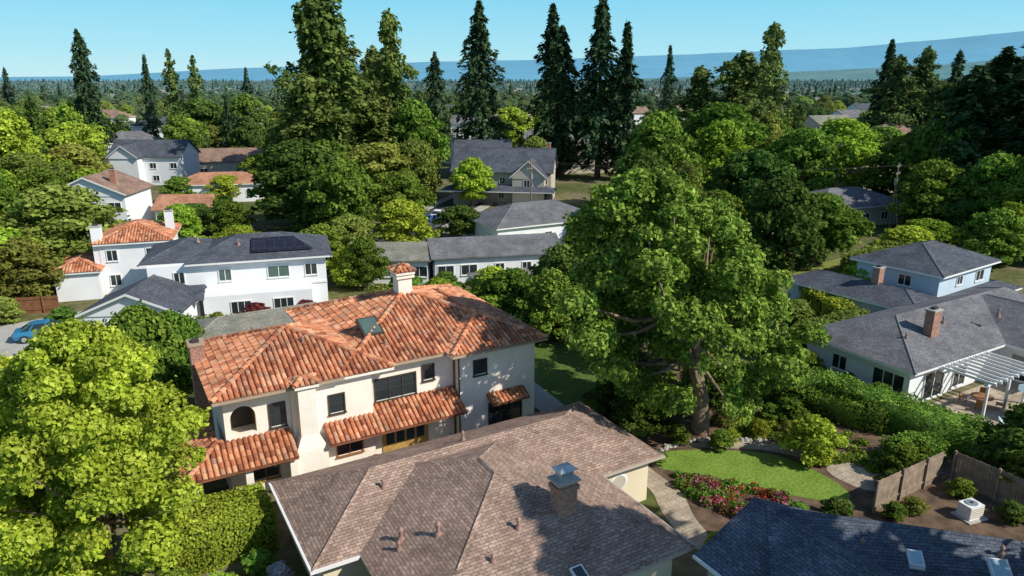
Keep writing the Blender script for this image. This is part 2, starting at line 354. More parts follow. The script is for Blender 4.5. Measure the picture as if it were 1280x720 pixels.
    def gable(s,x0,x1,y0,y1,z,pitch,axis='x',mat='greyroof',wall='white',ov=.4,tile=False,trim='trim'):
        th=.16
        if axis=='x':
            ym=(y0+y1)/2;h=(y1-y0)/2*pitch
            pol=[[(x0,y0,z),(x1,y0,z),(x1,ym,z+h),(x0,ym,z+h)],[(x1,y1,z),(x0,y1,z),(x0,ym,z+h),(x1,ym,z+h)]]
            for xx in (x0+ov,x1-ov):
                s.poly('gable_walls',M[wall],[(xx,y0+ov,z-.25),(xx,y1-ov,z-.25),(xx,y1-ov,z+ov*pitch-th),(xx,ym,z+h-th),(xx,y0+ov,z+ov*pitch-th)])
            rg=((x0,ym,z+h),(x1,ym,z+h))
        else:
            xm=(x0+x1)/2;h=(x1-x0)/2*pitch
            pol=[[(x0,y1,z),(x0,y0,z),(xm,y0,z+h),(xm,y1,z+h)],[(x1,y0,z),(x1,y1,z),(xm,y1,z+h),(xm,y0,z+h)]]
            for yy in (y0+ov,y1-ov):
                s.poly('gable_walls',M[wall],[(x0+ov,yy,z-.25),(x1-ov,yy,z-.25),(x1-ov,yy,z+ov*pitch-th),(xm,yy,z+h-th),(x0+ov,yy,z+ov*pitch-th)])
            rg=((xm,y0,z+h),(xm,y1,z+h))
            for (xa,za,xb,zb) in ((x0,z,xm,z+h),(x1,z,xm,z+h)):
                s.add('barge_boards',M[trim],[(xa,y0-.04,za-.18),(xa,y0-.04,za+.02),(xb,y0-.04,zb+.02),(xb,y0-.04,zb-.2),(xa,y0+.02,za-.18),(xa,y0+.02,za+.02),(xb,y0+.02,zb+.02),(xb,y0+.02,zb-.2)],[(0,1,2,3),(7,6,5,4),(1,5,6,2),(0,3,7,4)])
        for p in pol:
            s.prism('roof' if not tile else 'roof_underlay',M['pan'] if tile else M[mat],p,th)
            if tile: s.tiles('roof_tiles',p)
        if tile: s.tilecap('roof_ridge_tiles',*rg)
        else: s.cap('ridge_caps',M[mat],*rg)
    def window(s,side,wall,pos,z,w,h,nx=2,nz=1,frame='trim',glass='glass',fw=.08,part='windows'):
        def bx(prt,m,a0,a1,z0,z1,d0,d1):
            if side=='F': s.box(prt,m,pos+a0,pos+a1,wall-d1,wall-d0,z0,z1)
            else: s.box(prt,m,wall-d1,wall-d0,pos+a0,pos+a1,z0,z1)
        bx(part+'_glass' if glass=='glass' else part+'_tinted_glass',M[glass],-w/2+.01,w/2-.01,z+.01,z+h-.01,-.05,.015)
        bx(part+'_frame',M[frame],-w/2-fw,-w/2,z-fw,z+h+fw,.002,.08)
        bx(part+'_frame',M[frame],w/2,w/2+fw,z-fw,z+h+fw,.002,.08)
        bx(part+'_frame',M[frame],-w/2,w/2,z+h,z+h+fw,.002,.078)
        bx(part+'_frame',M[frame],-w/2-.04-fw,w/2+.04+fw,z-fw-.05,z-fw+.03,.004,.14)
        for i in range(1,nx): 
            x=-w/2+w*i/nx;bx(part+'_frame',M[frame],x-.03,x+.03,z,z+h,.016,.055)
        for i in range(1,nz):
            zz=z+h*i/nz;bx(part+'_frame',M[frame],-w/2,w/2,zz-.025,zz+.025,.017,.05)
    def chimney(s,x,y,z0,z1,w=.8,d=.6,mat='brick',cap='concrete'):
        s.box('chimney',M[mat],x-w/2,x+w/2,y-d/2,y+d/2,z0,z1)
        s.box('chimney_cap',M[cap],x-w/2-.06,x+w/2+.06,y-d/2-.06,y+d/2+.06,z1-.001,z1+.12)
        s.box('chimney_flue',M['darktrim'],x-w/4,x+w/4,y-d/4,y+d/4,z1+.1,z1+.3)
    def vent(s,x,y,z,h=.5,r=.07):
        s.cyl('vent_pipes',M['pipe'],x,y,z-.3,z+h,r)
        s.cyl('vent_flashing',M['pipe'],x,y,z-.25,z+.14,r*3,10,r*1.5)
        s.cyl('vent_cowl',M['pipe'],x,y,z+h,z+h+.12,r*1.6,10,r*.5)
    def finish(s):
        e=bpy.data.objects.new(s.name,None);COL.objects.link(e);e.location=s.loc;e.rotation_euler=(0,0,math.radians(s.ang));e.empty_display_size=.5
        for part,(mat,vs,fs) in s.parts.items():
            if s.abs: vs=[(v[0]-s.loc[0],v[1]-s.loc[1],v[2]-s.loc[2]) for v in vs]
            me=bpy.data.meshes.new(part);me.from_pydata(vs,[],fs);me.materials.append(mat)
            if not part.startswith(('roof_tiles','roof_ridge')):
                uvl=me.uv_layers.new(name='UVMap');uv=np.zeros(len(me.loops)*2,dtype=np.float32)
                for p in me.polygons:
                    n=p.normal
                    if abs(n.z)>.999:u=V((1,0,0));v=V((0,1,0))
                    else:
                        u=V((0,0,1)).cross(n).normalized();v=n.cross(u)
                    for li in p.loop_indices:
                        c=V(vs[me.loops[li].vertex_index]);uv[2*li]=c.dot(u);uv[2*li+1]=c.dot(v)
                uvl.data.foreach_set('uv',uv)
            o=bpy.data.objects.new(part,me);COL.objects.link(o);o.parent=e
        return e

# ------------------------------------------------------------------ terrain
def sheet(name,pts,z,mat,smooth=0):
    P=[V((x,y,0)) for x,y in pts]
    if smooth:
        out=[];n=len(P)
        for i in range(n):
            p0,p1,p2,p3=P[i-1],P[i],P[(i+1)%n],P[(i+2)%n]
            for k in range(smooth):
                t=k/smooth
                out.append(.5*((2*p1)+(p2-p0)*t+(2*p0-5*p1+4*p2-p3)*t*t+(3*p1-p0-3*p2+p3)*t**3))
        P=out
    me=bpy.data.meshes.new(name);me.from_pydata([(p.x,p.y,0) for p in P],[],[tuple(range(len(P)))])
    uvl=me.uv_layers.new(name='UVMap')
    for l in me.loops: uvl.data[l.index].uv=(P[l.vertex_index].x,P[l.vertex_index].y)
    me.materials.append(mat);o=bpy.data.objects.new(name,me);COL.objects.link(o);o.location=(0,0,z);return o
S=30000
sheet('ground',[(-S,-S),(S,-S),(S,S),(-S,S)],0,M['ground'])
# site grid: datum under the drone, x to the right, y ahead (metres)
def site(X,D):
    x=X-4.4;y=D-33.2
    return .866*x+.5*y,-.5*x+.866*y
def road(name,p,q,w,z=.004):
    p=V(p);q=V(q);d=(q-p).normalized();s=V((-d.y,d.x))
    sheet(name,[p-s*w/2,q-s*w/2,q+s*w/2,p+s*w/2],z,M['asphalt'])
    b=B(name+'_kerb');
    for sg in (-1,1):
        a=p+s*sg*(w/2);c=q+s*sg*(w/2);a2=p+s*sg*(w/2+.3);c2=q+s*sg*(w/2+.3)
        pts=[a,c,c2,a2] if sg<0 else [a2,c2,c,a]
        b.prism('kerb',M['concrete'],[(v.x,v.y,.13) for v in pts][::-1],.14)
        a=p+s*sg*(w/2+.3);c=q+s*sg*(w/2+.3);a2=p+s*sg*(w/2+1.8);c2=q+s*sg*(w/2+1.8)
        pts=[a,c,c2,a2] if sg<0 else [a2,c2,c,a]
        b.prism('pavement',M['concrete'],[(v.x,v.y,.12) for v in pts][::-1],.13)
    b.finish()
road('street',(12,69),(95,152),8)
road('street',(-60,92),(12,66),8,.008)
sheet('driveway',[(-34,42.5),(-24,45.5),(-20,47),(-18,52),(-23,57),(-36,54)],.012,M['concrete'])
sheet('driveway',[(24,58),(30,56),(33,68),(27,72)],.02,M['concrete'])
sheet('driveway',[(40,84),(48,80),(53,92),(46,94)],.02,M['concrete'])
sheet('garden_path',[(2,38),(30,36),(32,38),(12,41),(2,42)],.008,M['stone'],3)
sheet('lawn',[(14,53),(30,52),(32,56),(18,60),(12,58)],.012,M['lawn'],3)
sheet('lawn',[(50,20),(66,22),(70,32),(52,30)],.012,M['lawn2'],3)
sheet('lawn',[(-34,34),(-26,36),(-23,41),(-24.5,45),(-33,42)],.016,M['lawn2'],4)
sheet('garden_bed',[(5,1.5),(5.2,12),(12,14),(24,12),(26,2),(24,-7),(10,-6.5),(3.8,-6)],.006,M['mulch'],4)
sheet('soil_yard',[(8,-6.8),(21,-6.8),(21.6,-16),(16,-16),(12,-11)],.009,M['mulch'])
sheet('lawn',[(8.3,4.4),(11,3.4),(14.3,.9),(15.2,-2),(14.8,-4.6),(13.4,-4.9),(11.8,-3.2),(10.6,-1.2),(8.8,1.2),(7.2,3)],.016,M['lawn'],5)
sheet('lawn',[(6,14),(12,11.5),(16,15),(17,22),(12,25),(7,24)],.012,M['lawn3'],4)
sheet('stone_path',[(5.2,5.4),(6.6,5.2),(6.6,2.6),(6.4,.2),(5.4,-1.8),(4.6,-4),(3.4,-4),(4,-1),(5,1.2),(5.1,3)],.02,M['stone'],4)
sheet('stone_patio',[(15.8,-2.4),(18.4,-1.2),(19.6,-3),(18.2,-5.2),(16,-5)],.02,M['stone'],4)
sheet('stone_path',[(11.5,4.2),(15,2.2),(17,-.4),(17.6,-1),(16.6,-1.6),(15.6,-.2),(14.2,1.6),(11,3.8)],.012,M['stone'],4)
sheet('patio',[(28.8,-6),(45,-6),(45,0),(28.8,0)],.012,M['stone'])
sheet('concrete_terrace',[(5,12.5),(7,12.5),(7.5,20),(5,20)],.02,M['concrete'])
sheet('front_path',[(-12,8.5),(2,8.5),(2,12),(-12,12)],.01,M['concrete'])

# ------------------------------------------------------------------ spanish villa
h=B('spanish_villa',(-6,16,0),0,True)
st=M['stucco']
XR=3.5
h.box('walls',st,-12.6,-7.8,12.1,21.3,0,6.3)
h.box('walls',st,-7.81,-2.09,12.7,25,0,6.31)
h.box('walls',st,-2.1,XR,11.8,24.5,0,6.3)
h.box('walls',st,-16.2,-12.59,14.3,21.2,0,6.29)
h.box('walls',st,-16.2,-12.59,12.4,14.31,0,3.6)
h.box('walls',st,-16.2,-15.95,12.68,14.31,3.6,6.29)
def arch_wall(part,mat,x0,x1,y0,y1,z0,z1,cx,w,zb,zs):
    h.box(part,mat,x0,cx-w/2,y0,y1,z0,z1);h.box(part,mat,cx+w/2,x1,y0,y1,z0,z1)
    if zb>z0: h.box(part,mat,cx-w/2,cx+w/2,y0,y1,z0,zb)
    n=10;r=w/2
    for i in range(n):
        a0=math.pi*i/n;a1=math.pi*(i+1)/n
        xa=cx-r*math.cos(a0);xb=cx-r*math.cos(a1);za=zs+r*math.sin(a0);zb2=zs+r*math.sin(a1)
        h.add(part,mat,[(xa,y0,za),(xb,y0,zb2),(xb,y0,z1),(xa,y0,z1),(xa,y1,za),(xb,y1,zb2),(xb,y1,z1),(xa,y1,z1)],[(0,1,2,3),(7,6,5,4),(0,4,5,1)])
arch_wall('walls',st,-16.2,-12.6,12.4,12.68,3.6,6.29,-15.2,1.35,3.95,4.95)
h.window('F',12.4,-13.35,4.0,.8,1.35,1,2,'darktrim')
h.box('loggia_back_wall',M['wood'],-15.9,-12.7,14.2,14.29,3.6,6.2)
h.box('loggia_door',M['darktrim'],-15.6,-14.5,14.12,14.2,3.62,5.8)
h.box('chimney_breast',st,-12.75,-10.95,11.1,12.2,0,2.6)
h.add('chimney_breast',st,[(-12.75,11.1,2.6),(-10.95,11.1,2.6),(-10.95,12.11,2.6),(-12.75,12.11,2.6),(-12.35,11.3,3.5),(-11.35,11.3,3.5),(-11.35,12.11,3.5),(-12.35,12.11,3.5)],[(0,1,5,4),(1,2,6,5),(3,0,4,7),(4,5,6,7)])
h.box('chimney_breast',st,-12.35,-11.35,11.3,12.11,3.5,6.45)
h.box('chimney_cap',M['inner'],-12.45,-11.25,11.2,12.0,6.45,6.55)
h.hip(-12.55,-11.15,11.1,12.2,6.62,.5,tile=True,fas='stucco')
h.hip(-9.6,3.8,12.1,25.6,6.5,.36,tile=True,fas='inner')
h.hip(-16.8,-6.5,11.6,21.8,6.48,.36,tile=True,fas='inner')
h.hip(-2.9,4.1,11.2,24.6,6.52,.36,tile=True,fas='inner')
def lean(x0,x1,yf,yb,z0,z1,left=False):
    xl=x0+((yb-yf) if left else 0)
    p=[(x0,yf,z0),(x1,yf,z0),(x1,yb,z1),(xl,yb,z1)]
    h.prism('roof_underlay',M['pan'],p,.15);h.tiles('roof_tiles',p)
    if left:
        q=[(x0,yb+3.5,z0),(x0,yf,z0),(xl,yb,z1),(xl,yb+3.5,z1)];h.prism('roof_underlay',M['pan'],q,.15);h.tiles('roof_tiles',q);h.tilecap('roof_ridge_tiles',p[0],p[3])
lean(-18.7,-12.76,10.5,12.6,2.75,3.75,left=True)
lean(-10.9,-2.15,10.7,12.72,2.85,3.85)
lean(-.2,2.6,10.9,11.8,2.75,3.2)
h.hip(3.55,5.6,15,19,3.1,.35,tile=True,fas='stucco')
h.box('walls',st,XR,5.2,15.3,18.7,0,3.05)
for x in (-18.4,-15.6,-13.2): h.box('porch_posts',st,x,x+.4,10.8,11.2,0,2.6)
h.box('porch_beam',M['wood'],-18.45,-12.76,10.82,11.1,2.4,2.62)
h.box('walls',st,-18.4,-18.1,12.6,16,0,2.6)
h.window('F',12.1,-10.0,4.15,.85,1.1,1,2,'darktrim')
h.window('F',12.7,-6.1,4.0,2.6,1.35,3,2,'darktrim')
h.window('F',12.7,-3.9,4.7,.7,.95,1,2,'darktrim')
h.window('F',11.8,-.65,4.7,.85,.95,1,2,'darktrim')
h.window('F',11.8,1.2,.2,2.4,2.2,3,3,'darktrim')
h.window('F',12.1,-9.4,1.3,1.5,.9,2,1,'wood',part='lower_windows')
h.window('F',12.4,-14.3,.9,1.4,1.1,2,1,'wood',part='lower_windows')
n=12;cx=-5.6;r=1.55;yy=12.62
pts=[(cx-r,yy,.05)]+[(cx-r*math.cos(math.pi*i/n),yy,1.35+1.15*math.sin(math.pi*i/n)) for i in range(n+1)]+[(cx+r,yy,.05)]
h.add('entrance_doors',M['goldwood'],[(p[0],p[1],p[2]) for p in pts]+[(p[0],12.72,p[2]) for p in pts],[tuple(range(len(pts)))]+[(i,len(pts)+i,len(pts)+i+1,i+1) for i in range(len(pts)-1)])
for i in range(4):
    x=cx-1.3+i*.68
    h.box('entrance_glass',M['glass'],x,x+.52,yy-.03,yy-.005,.9,1.7)
h.box('entrance_glass',M['glass'],cx-1.1,cx+1.1,yy-.03,yy-.005,1.78,2.1)
for x,y in ((-7.72,12.05),(-2.2,12.0)): h.cyl('downspouts',M['darktrim'],x,y+.45,0,6.3,.06,6)
h.cyl('downspouts',M['darktrim'],-2.2,11.72,0,6.3,.06,6)
for (x0,x1,y,z) in ((-16.8,-9.6,11.55,6.4),(-9.6,-2.9,12.05,6.42),(-2.9,4.1,11.15,6.44)): h.box('gutters',M['inner'],x0,x1,y-.06,y+.06,z-.08,z+.05)
h.box('stucco_chimney',st,-3.5,-2.5,18.3,19.3,8.4,9.9)
h.box('stucco_chimney',st,-3.65,-2.35,18.15,19.45,9.9,10.05)
h.hip(-3.7,-2.3,18.1,19.5,10.35,.45,tile=True,fas='stucco')
h.chimney(-16.6,18.5,0,7.6,.8,1.1)
def slope_box(part,mat,a,b,w,d,z,pitch,t=.14):
    p=[(a-w/2,b-d/2,z-d/2*pitch),(a+w/2,b-d/2,z-d/2*pitch),(a+w/2,b+d/2,z+d/2*pitch),(a-w/2,b+d/2,z+d/2*pitch)]
    h.prism(part,mat,[(q[0],q[1],q[2]+t) for q in p],t+.05)
zz=6.5+.36*(15.5-12.1)
slope_box('skylight_frame',M['darktrim'],-6.6,15.5,1.35,1.7,zz,.36,.2)
slope_box('skylight_glass',M['greenglass'],-6.6,15.5,1.1,1.45,zz,.36,.22)
h.vent(-11,15,7.65,.45);h.vent(-6.3,13.6,7.05,.4);h.vent(-13.2,18.6,7.6,.4);h.vent(1.6,14,7.4,.4)
h.finish()

# ------------------------------------------------------------------ brown-roofed ranch house in front
h=B('brown_shingle_house',(-6,1,0),0,True)
h.box('walls',M['cream'],-14.2,4.2,.75,7.5,0,2.85)
h.box('walls',M['cream'],-12,-.2,-6.1,1,0,2.84)
h.hip(-14.8,4.75,.15,8.2,2.95,.41,'brownroof',fas='gutter')
h.hip(-12.7,.45,-6.75,8.0,2.97,.345,'brownroof',fas='gutter')
h.gable(-18,-9.8,-7.6,-1.6,2.9,.42,'x','brownroof','cream')
h.box('walls',M['cream'],-17.5,-12,-7.1,-2.1,0,2.8)
h.box('white_gutter',M['trim'],-14.9,-14.79,.1,8.2,2.82,2.96)
h.box('white_gutter',M['trim'],-14.9,-12.7,.04,.145,2.82,2.96)
h.box('brown_gutter',M['gutter'],.455,.55,-6.75,.1,2.84,2.97)
h.box('brown_gutter',M['gutter'],.56,4.8,.05,.145,2.83,2.95)
cx,cy=-4.1,-3.0
h.box('brick_chimney',M['brick'],cx-.48,cx+.48,cy-.36,cy+.36,3.4,5.75)
h.box('brick_chimney_crown',M['brick'],cx-.56,cx+.56,cy-.44,cy+.44,5.35,5.56)
h.box('chimney_crown',M['concrete'],cx-.6,cx+.6,cy-.48,cy+.48,5.752,5.84)
h.box('metal_cowl',M['metal'],cx-.32,cx+.32,cy-.26,cy+.26,5.84,6.3)
h.add('metal_cowl_top',M['metal'],[(cx-.48,cy-.4,6.32),(cx+.48,cy-.4,6.32),(cx+.48,cy+.4,6.32),(cx-.48,cy+.4,6.32),(cx-.2,cy-.1,6.52),(cx+.2,cy-.1,6.52),(cx+.2,cy+.1,6.52),(cx-.2,cy+.1,6.52)],[(0,1,5,4),(1,2,6,5),(2,3,7,6),(3,0,4,7),(4,5,6,7),(0,3,2,1)])
h.vent(-11.0,-.5,3.55,.5,.09);h.vent(-11.3,-1.0,3.45,.35,.07);h.vent(-9.7,-1.6,4.0,.55,.09);h.vent(-6.6,-3.2,4.2,.45,.08);h.vent(-8.4,-4.2,3.85,.25,.07);h.vent(-5.2,5.1,4.3,.4,.07);h.vent(-10.5,3,4.1,.35,.07)
h.window('L',-14.2,5.5,.9,1.6,1.1,2,1);h.window('L',-14.2,2.6,.9,1.6,1.1,2,1)
h.window('F',-6.1,-3.0,.9,1.8,1.1,2,1)
k=20
v=[(2.1+.62*math.cos(2*math.pi*i/k),.73,1.75+.55*math.sin(2*math.pi*i/k)) for i in range(k)]+[(2.1+.48*math.cos(2*math.pi*i/k),.69,1.75+.42*math.sin(2*math.pi*i/k)) for i in range(k)]
h.add('round_vent_frame',M['trim'],v,[(i,(i+1)%k,k+(i+1)%k,k+i) for i in range(k)])
h.add('round_vent_louvre',M['beige'],[(2.1+.48*math.cos(2*math.pi*i/k),.7,1.75+.42*math.sin(2*math.pi*i/k)) for i in range(k)],[tuple(range(k))])
def skl(a,b,w,d,z,p):
    slope_box('skylight_frame',M['trim'],a,b,w,d,z,p,.12);slope_box('skylight_glass',M['glass'],a,b,w-.15,d-.15,z,p,.135)
skl(-5.3,-6.1,.6,.8,3.19,.345)
h.finish()

# ------------------------------------------------------------------ slate roof house, near right
h=B('slate_roof_house',(8,-14,0),0,True)
h.box('walls',M['beige'],.5,7,-16,-7.6,0,2.9)
h.gable(0,7.0,-18,-7.2,3.0,.5,'y','darkroof','beige')
h.add('roof_main',M['darkroof'],[(3.4,-8.0,4.75),(10.4,-15.0,4.75),(10.4,-25.6,1.4),(-4.1,-15.5,1.4),(7.0,-5.6,2.4),(15.5,-15.0,2.0)],[(3,2,1,0),(0,1,5,4),(1,2,5)])
h.cap('ridge_caps',M['darkroof'],(3.4,-8.0,4.75),(10.4,-15.0,4.75),.16,.07)
h.cap('ridge_caps',M['darkroof'],(10.4,-15.0,4.75),(15.5,-15.0,2.0),.16,.07)
h.cap('ridge_caps',M['darkroof'],(10.4,-15.0,4.75),(10.4,-25.6,1.4),.16,.07)
h.box('white_gutter',M['trim'],-.1,-.005,-18,-7.2,2.86,3.0)
for (a,b) in ((8.4,-15.3),(6.2,-13.2)):
    z=4.75-3.35*abs(((a-3.4)+(b+8)))/(7.5*2)
    d=V((.707,-.707,0));u=V((.707,.707,.315)).normalized()
    c=V((a,b,z))+V((0,0,.08))
    k=.62 if a<7 else .8
    for (w,l,t,mt,nm) in ((.45*k,.6*k,.12,'trim','skylight_frame'),(.35*k,.5*k,.14,'cloth','skylight_glass')):
        q=[c-d*w-u*l,c+d*w-u*l,c+d*w+u*l,c-d*w+u*l]
        h.prism(nm,M[mt],[(x.x,x.y,x.z+t) for x in q],.2)
h.vent(5.2,-11.5,4.0,.5);h.vent(9.2,-14.9,4.5,.35)
h.finish()

# ------------------------------------------------------------------ grey ranch on the right
h=B('grey_ranch_house',(38,4,0),0,True)
h.box('walls',M['white'],28.5,52,.6,9.4,0,2.85)
h.hip(27.8,54,-.1,10.1,3.0,.4,'greyroof')
h.box('walls',M['white'],40.5,50,-4,.61,0,2.84)
h.hip(39.8,50.6,-5,9.9,3.01,.38,'greyroof')
h.window('L',28.5,2.2,.9,2.4,1.3,3,1);h.window('L',28.5,6.3,1,1.2,1.1,2,1)
h.window('F',.6,31.6,.1,2.4,2.1,2,1);h.window('F',.6,35,.3,1.6,1.8,2,1);h.window('L',40.5,-1.6,.2,2.4,2,2,1)
h.chimney(33.8,2.6,3,6.0,.95,.7)
h.vent(36.5,3.2,4.4,.4);h.vent(31,2.8,4.2,.3);h.vent(40.5,1.2,5,.4)
h.finish()
h=B('pergola',(33,-2,0),0,True)
for x in (31.2,34,36.6): h.box('posts',M['trim'],x-.08,x+.08,-3.4,-3.24,0,2.6)
h.box('beam',M['trim'],30.8,37,-3.42,-3.22,2.6,2.82);h.box('beam',M['trim'],30.8,37,-.35,-.2,2.6,2.82)
for i in range(9):
    x=30.9+i*.73;h.box('rafters',M['trim'],x,x+.09,-3.9,-.15,2.825,3.0)
h.finish()
def chair(a,b,rot):
    c=B('patio_chair',(a,b,0),rot)
    for x in (-.22,.22):
        for y in (-.22,.22): c.cyl('legs',M['darktrim'],x,y,0,.43,.02,6)
    c.box('seat',M['wood'],-.26,.26,-.26,.26,.43,.48);c.box('backrest',M['wood'],-.26,.26,.22,.27,.49,.95);c.finish()
t=B('patio_table',(33.5,-2.0,0))
t.cyl('top',M['wood'],0,0,.7,.75,.75,18);t.cyl('stem',M['darktrim'],0,0,0,.7,.06,8);t.cyl('foot',M['darktrim'],0,0,0,.05,.35,12);t.finish()
for i in range(4):
    an=i*math.pi/2+.4;chair(33.5+1.15*math.cos(an),-2.0+1.15*math.sin(an),math.degrees(an)-90)
def umb(a,b,r=1.5,mat='cloth'):
    t=B('patio_umbrella',(a,b,0));t.cyl('pole',M['trim'],0,0,0,2.4,.03,6)
    k=8;t.add('canopy',M[mat],[(r*math.cos(2*math.pi*i/k),r*math.sin(2*math.pi*i/k),2.1) for i in range(k)]+[(0,0,2.65)],[(i,(i+1)%k,k) for i in range(k)]);t.finish()
umb(34.6,-5.2,1.5)
t=B('garden_lounger',(31.2,-5.4,0),30)
t.box('base',M['trim'],-.35,.35,-.9,.9,.25,.33);t.box('cushion',M['cloth'],-.33,.33,-.88,.5,.335,.42)
t.add('backrest',M['cloth'],[(-.33,.5,.34),(.33,.5,.34),(.33,.95,.8),(-.33,.95,.8),(-.33,.55,.32),(.33,.55,.32),(.33,1.0,.78),(-.33,1.0,.78)],[(0,1,2,3),(7,6,5,4),(0,3,7,4),(1,5,6,2),(3,2,6,7)])
for x in(-.3,.3):
    for y in (-.8,.7): t.box('legs',M['trim'],x-.03,x+.03,y-.03,y+.03,0,.25)
t.finish()
t=B('garden_awning',(27,45.5,0),-18)
for x in(-2.4,2.4):
    for y in(-1.3,1.3): t.box('posts',M['trim'],x-.06,x+.06,y-.06,y+.06,0,2.4)
t.prism('sheet',M['teal'],[(-2.7,-1.6,2.42),(2.7,-1.6,2.42),(2.7,1.6,2.7),(-2.7,1.6,2.7)],.05);t.finish()

# ------------------------------------------------------------------ two-storey blue house (right)
h=B('blue_two_storey_house',(50,13,0),4,False)
h.box('walls',M['white2'],-3.4,7,-3.2,5,0,5.3)
h.hip(-4,7.6,-3.8,5.6,5.4,.38,'charroof')
h.hip(-9,-2.5,-4.6,10,2.9,.33,'charroof')
h.box('walls',M['white2'],-8.4,-3.3,-4,9.4,0,2.8)
h.hip(-9.2,9,-5.6,-2,2.8,.3,'charroof')
h.window('F',-3.2,4.6,3.7,1.5,1,2,1);h.window('L',-3.4,0,3.7,1.2,1,2,1);h.window('F',-3.2,.5,3.9,1,.8,2,1)
h.chimney(-5.6,1.5,3,5.4,.9,.7)
h.finish()

# ------------------------------------------------------------------ generic builder for neighbourhood houses
def simple(name,a,b,ang,w,d,hh,roof,wall,kind='hip',pitch=.38,tile=False,windows=3,chim=None,axis='x',gl='glass'):
    h=B(name,(a,b,0),ang)
    h.box('walls',M[wall],-w/2+.5,w/2-.5,-d/2+.5,d/2-.5,0,hh-.1)
    if kind=='hip': h.hip(-w/2,w/2,-d/2,d/2,hh,pitch,roof,tile)
    else: h.gable(-w/2,w/2,-d/2,d/2,hh,pitch,axis,roof,wall,tile=tile)
    for st_ in range(2 if hh>4.5 else 1):
        for i in range(windows):
            x=-w/2+w*(i+.5)/windows+random.uniform(-.4,.4)
            h.window('F',-d/2+.5,x,1+st_*2.8,random.choice([1.0,1.4,1.8]),1.15,2,1,glass=gl)
        for i in range(2):
            h.window('L',-w/2+.5,-d/4+i*d/2,1+st_*2.8,1.1,1.1,2,1)
    if chim: h.chimney(chim[0],chim[1],1,chim[2],.9,.7,chim[3] if len(chim)>3 else 'brick')
    return h
h=B('white_two_storey_house',(-9.3,47.2,0),-13)
h.box('walls',M['white'],-8.4,8.4,.2,8.6,0,5.55)
h.hip(-9.2,-1,.3,9.6,5.75,.36,'charroof');h.hip(-5,9.1,-.5,9.2,5.72,.36,'charroof')
h.box('walls',M['white'],-3.4,6.8,-2.3,.21,0,2.8)
h.gable(-9.4,-3.2,-3.2,1.0,2.9,.4,'x','charroof','white')
h.add('solar_panels',M['solar'],[(1.2,.6,6.28),(7.3,.6,6.28),(5.4,3.2,7.22),(1.2,3.2,7.22)],[(0,1,2,3)])
for x,w_,g in ((-5.6,.9,'glass'),(-1.4,1.1,'greenglass'),(3.7,2.0,'greenglass'),(6.9,1.1,'glass')): h.window('F',.2,x,3.7,w_,1.1,2,1,glass=g)
h.box('belt_course',M['trim'],-8.42,8.42,.1,.19,2.75,2.95)
h.window('F',-2.3,0,.9,1.8,1.2,3,1);h.window('F',-2.3,4,.9,1.8,1.2,3,1)
h.vent(-4,4,7.2,.4);h.vent(0,2.4,6.9,.35)
h.finish()
h=simple('white_garage',-18.2,46.3,-25,9,7,2.9,'charroof','white','gable',.42,axis='y',windows=0)
h.box('garage_door',M['trim'],-2.2,2.2,-3.08,-3.0,0,2.2)
for i in range(1,4): h.box('garage_door_grooves',M['gutter'],-2.2,2.2,-3.1,-3.085,i*.55-.02,i*.55+.02)
h.finish()
h=simple('mediterranean_house',-17,65.5,-12,8,9,5.8,'orangeroof','white','hip',.38,True,2,(3.2,1,8.2,'white'))
h.hip(-8.2,-3.2,-6,2,3.2,.38,tile=True);h.box('walls',M['white'],-7.8,-3.6,-5.6,1.6,0,3.1);h.chimney(-3.6,-3.5,0,7.6,1.0,.9,'white');h.finish()
simple('brown_roof_house',-20,104,-25,12,11,6.2,'brownroof2','white','gable',.45,axis='y',chim=(3,-2,9.6)).finish()
simple('orange_roof_house',-8,101,-25,9,8,3.2,'orangeroof','white','gable',.45,axis='x').finish()
h=simple('white_gabled_house',-8,160,-30,17,11,6.4,'charroof','white','gable',.6,axis='x',windows=4);h.gable(-7,0,-8,0,6.4,.75,'y','charroof','white');h.box('walls',M['white'],-6.6,-.4,-7.4,-4,0,6.4);h.finish()
simple('orange_roof_house',1,126,-18,17,9,3.6,'orangeroof','white','hip',.4).finish()
simple('brown_roof_house',12,166,-20,24,12,3.8,'brownroof2','beige','gable',.45).finish()
simple('olive_roof_house',-10.5,34.6,0,12.5,7,3.0,'olivroof','beige','hip',.3,windows=4).finish()
simple('grey_roof_bungalow',20.5,49,-18,16,8.5,3.2,'greyroof','white','gable',.35,windows=5).finish()
simple('grey_roof_house',35,63,-2,18,11,3.4,'greyroof','white','hip',.42,windows=5).finish()
simple('garden_shed',16.5,39,-10,7,5,2.5,'olivroof','beige','hip',.25,windows=2).finish()
simple('grey_roof_cottage',9,53,-30,10,7,3,'olivroof','white','gable',.4,windows=3).finish()
h=simple('tudor_house',50,98,-38,20,11,6,'charroof','beige','gable',.75,windows=5,chim=(8.4,1,11));h.gable(2,9,-8.5,0,5.4,.9,'y','charroof','cream');h.box('walls',M['cream'],2.5,8.5,-8,-4,0,5.3);h.window('F',-8,5.5,3.6,1.6,1.3,3,1);h.gable(-9.5,-4,-8,0,4.6,.9,'y','charroof','beige');h.box('walls',M['beige'],-9,-4.5,-7.5,-4,0,4.5);h.hip(-11,10.6,-10,-5,3,.35,'charroof');h.finish()
simple('white_two_storey_house',62,130,-30,14,10,6.5,'charroof','white','gable',.5,windows=4).finish()
simple('grey_roof_house',88,50,-10,18,12,3.3,'greyroof','beige','hip',.38,windows=5).finish()
simple('beige_house',117,70,-20,16,11,4,'olivroof','beige','gable',.4,windows=5).finish()
simple('grey_roof_house',70,52,-5,14,10,3.2,'charroof','white','hip',.36,windows=4).finish()
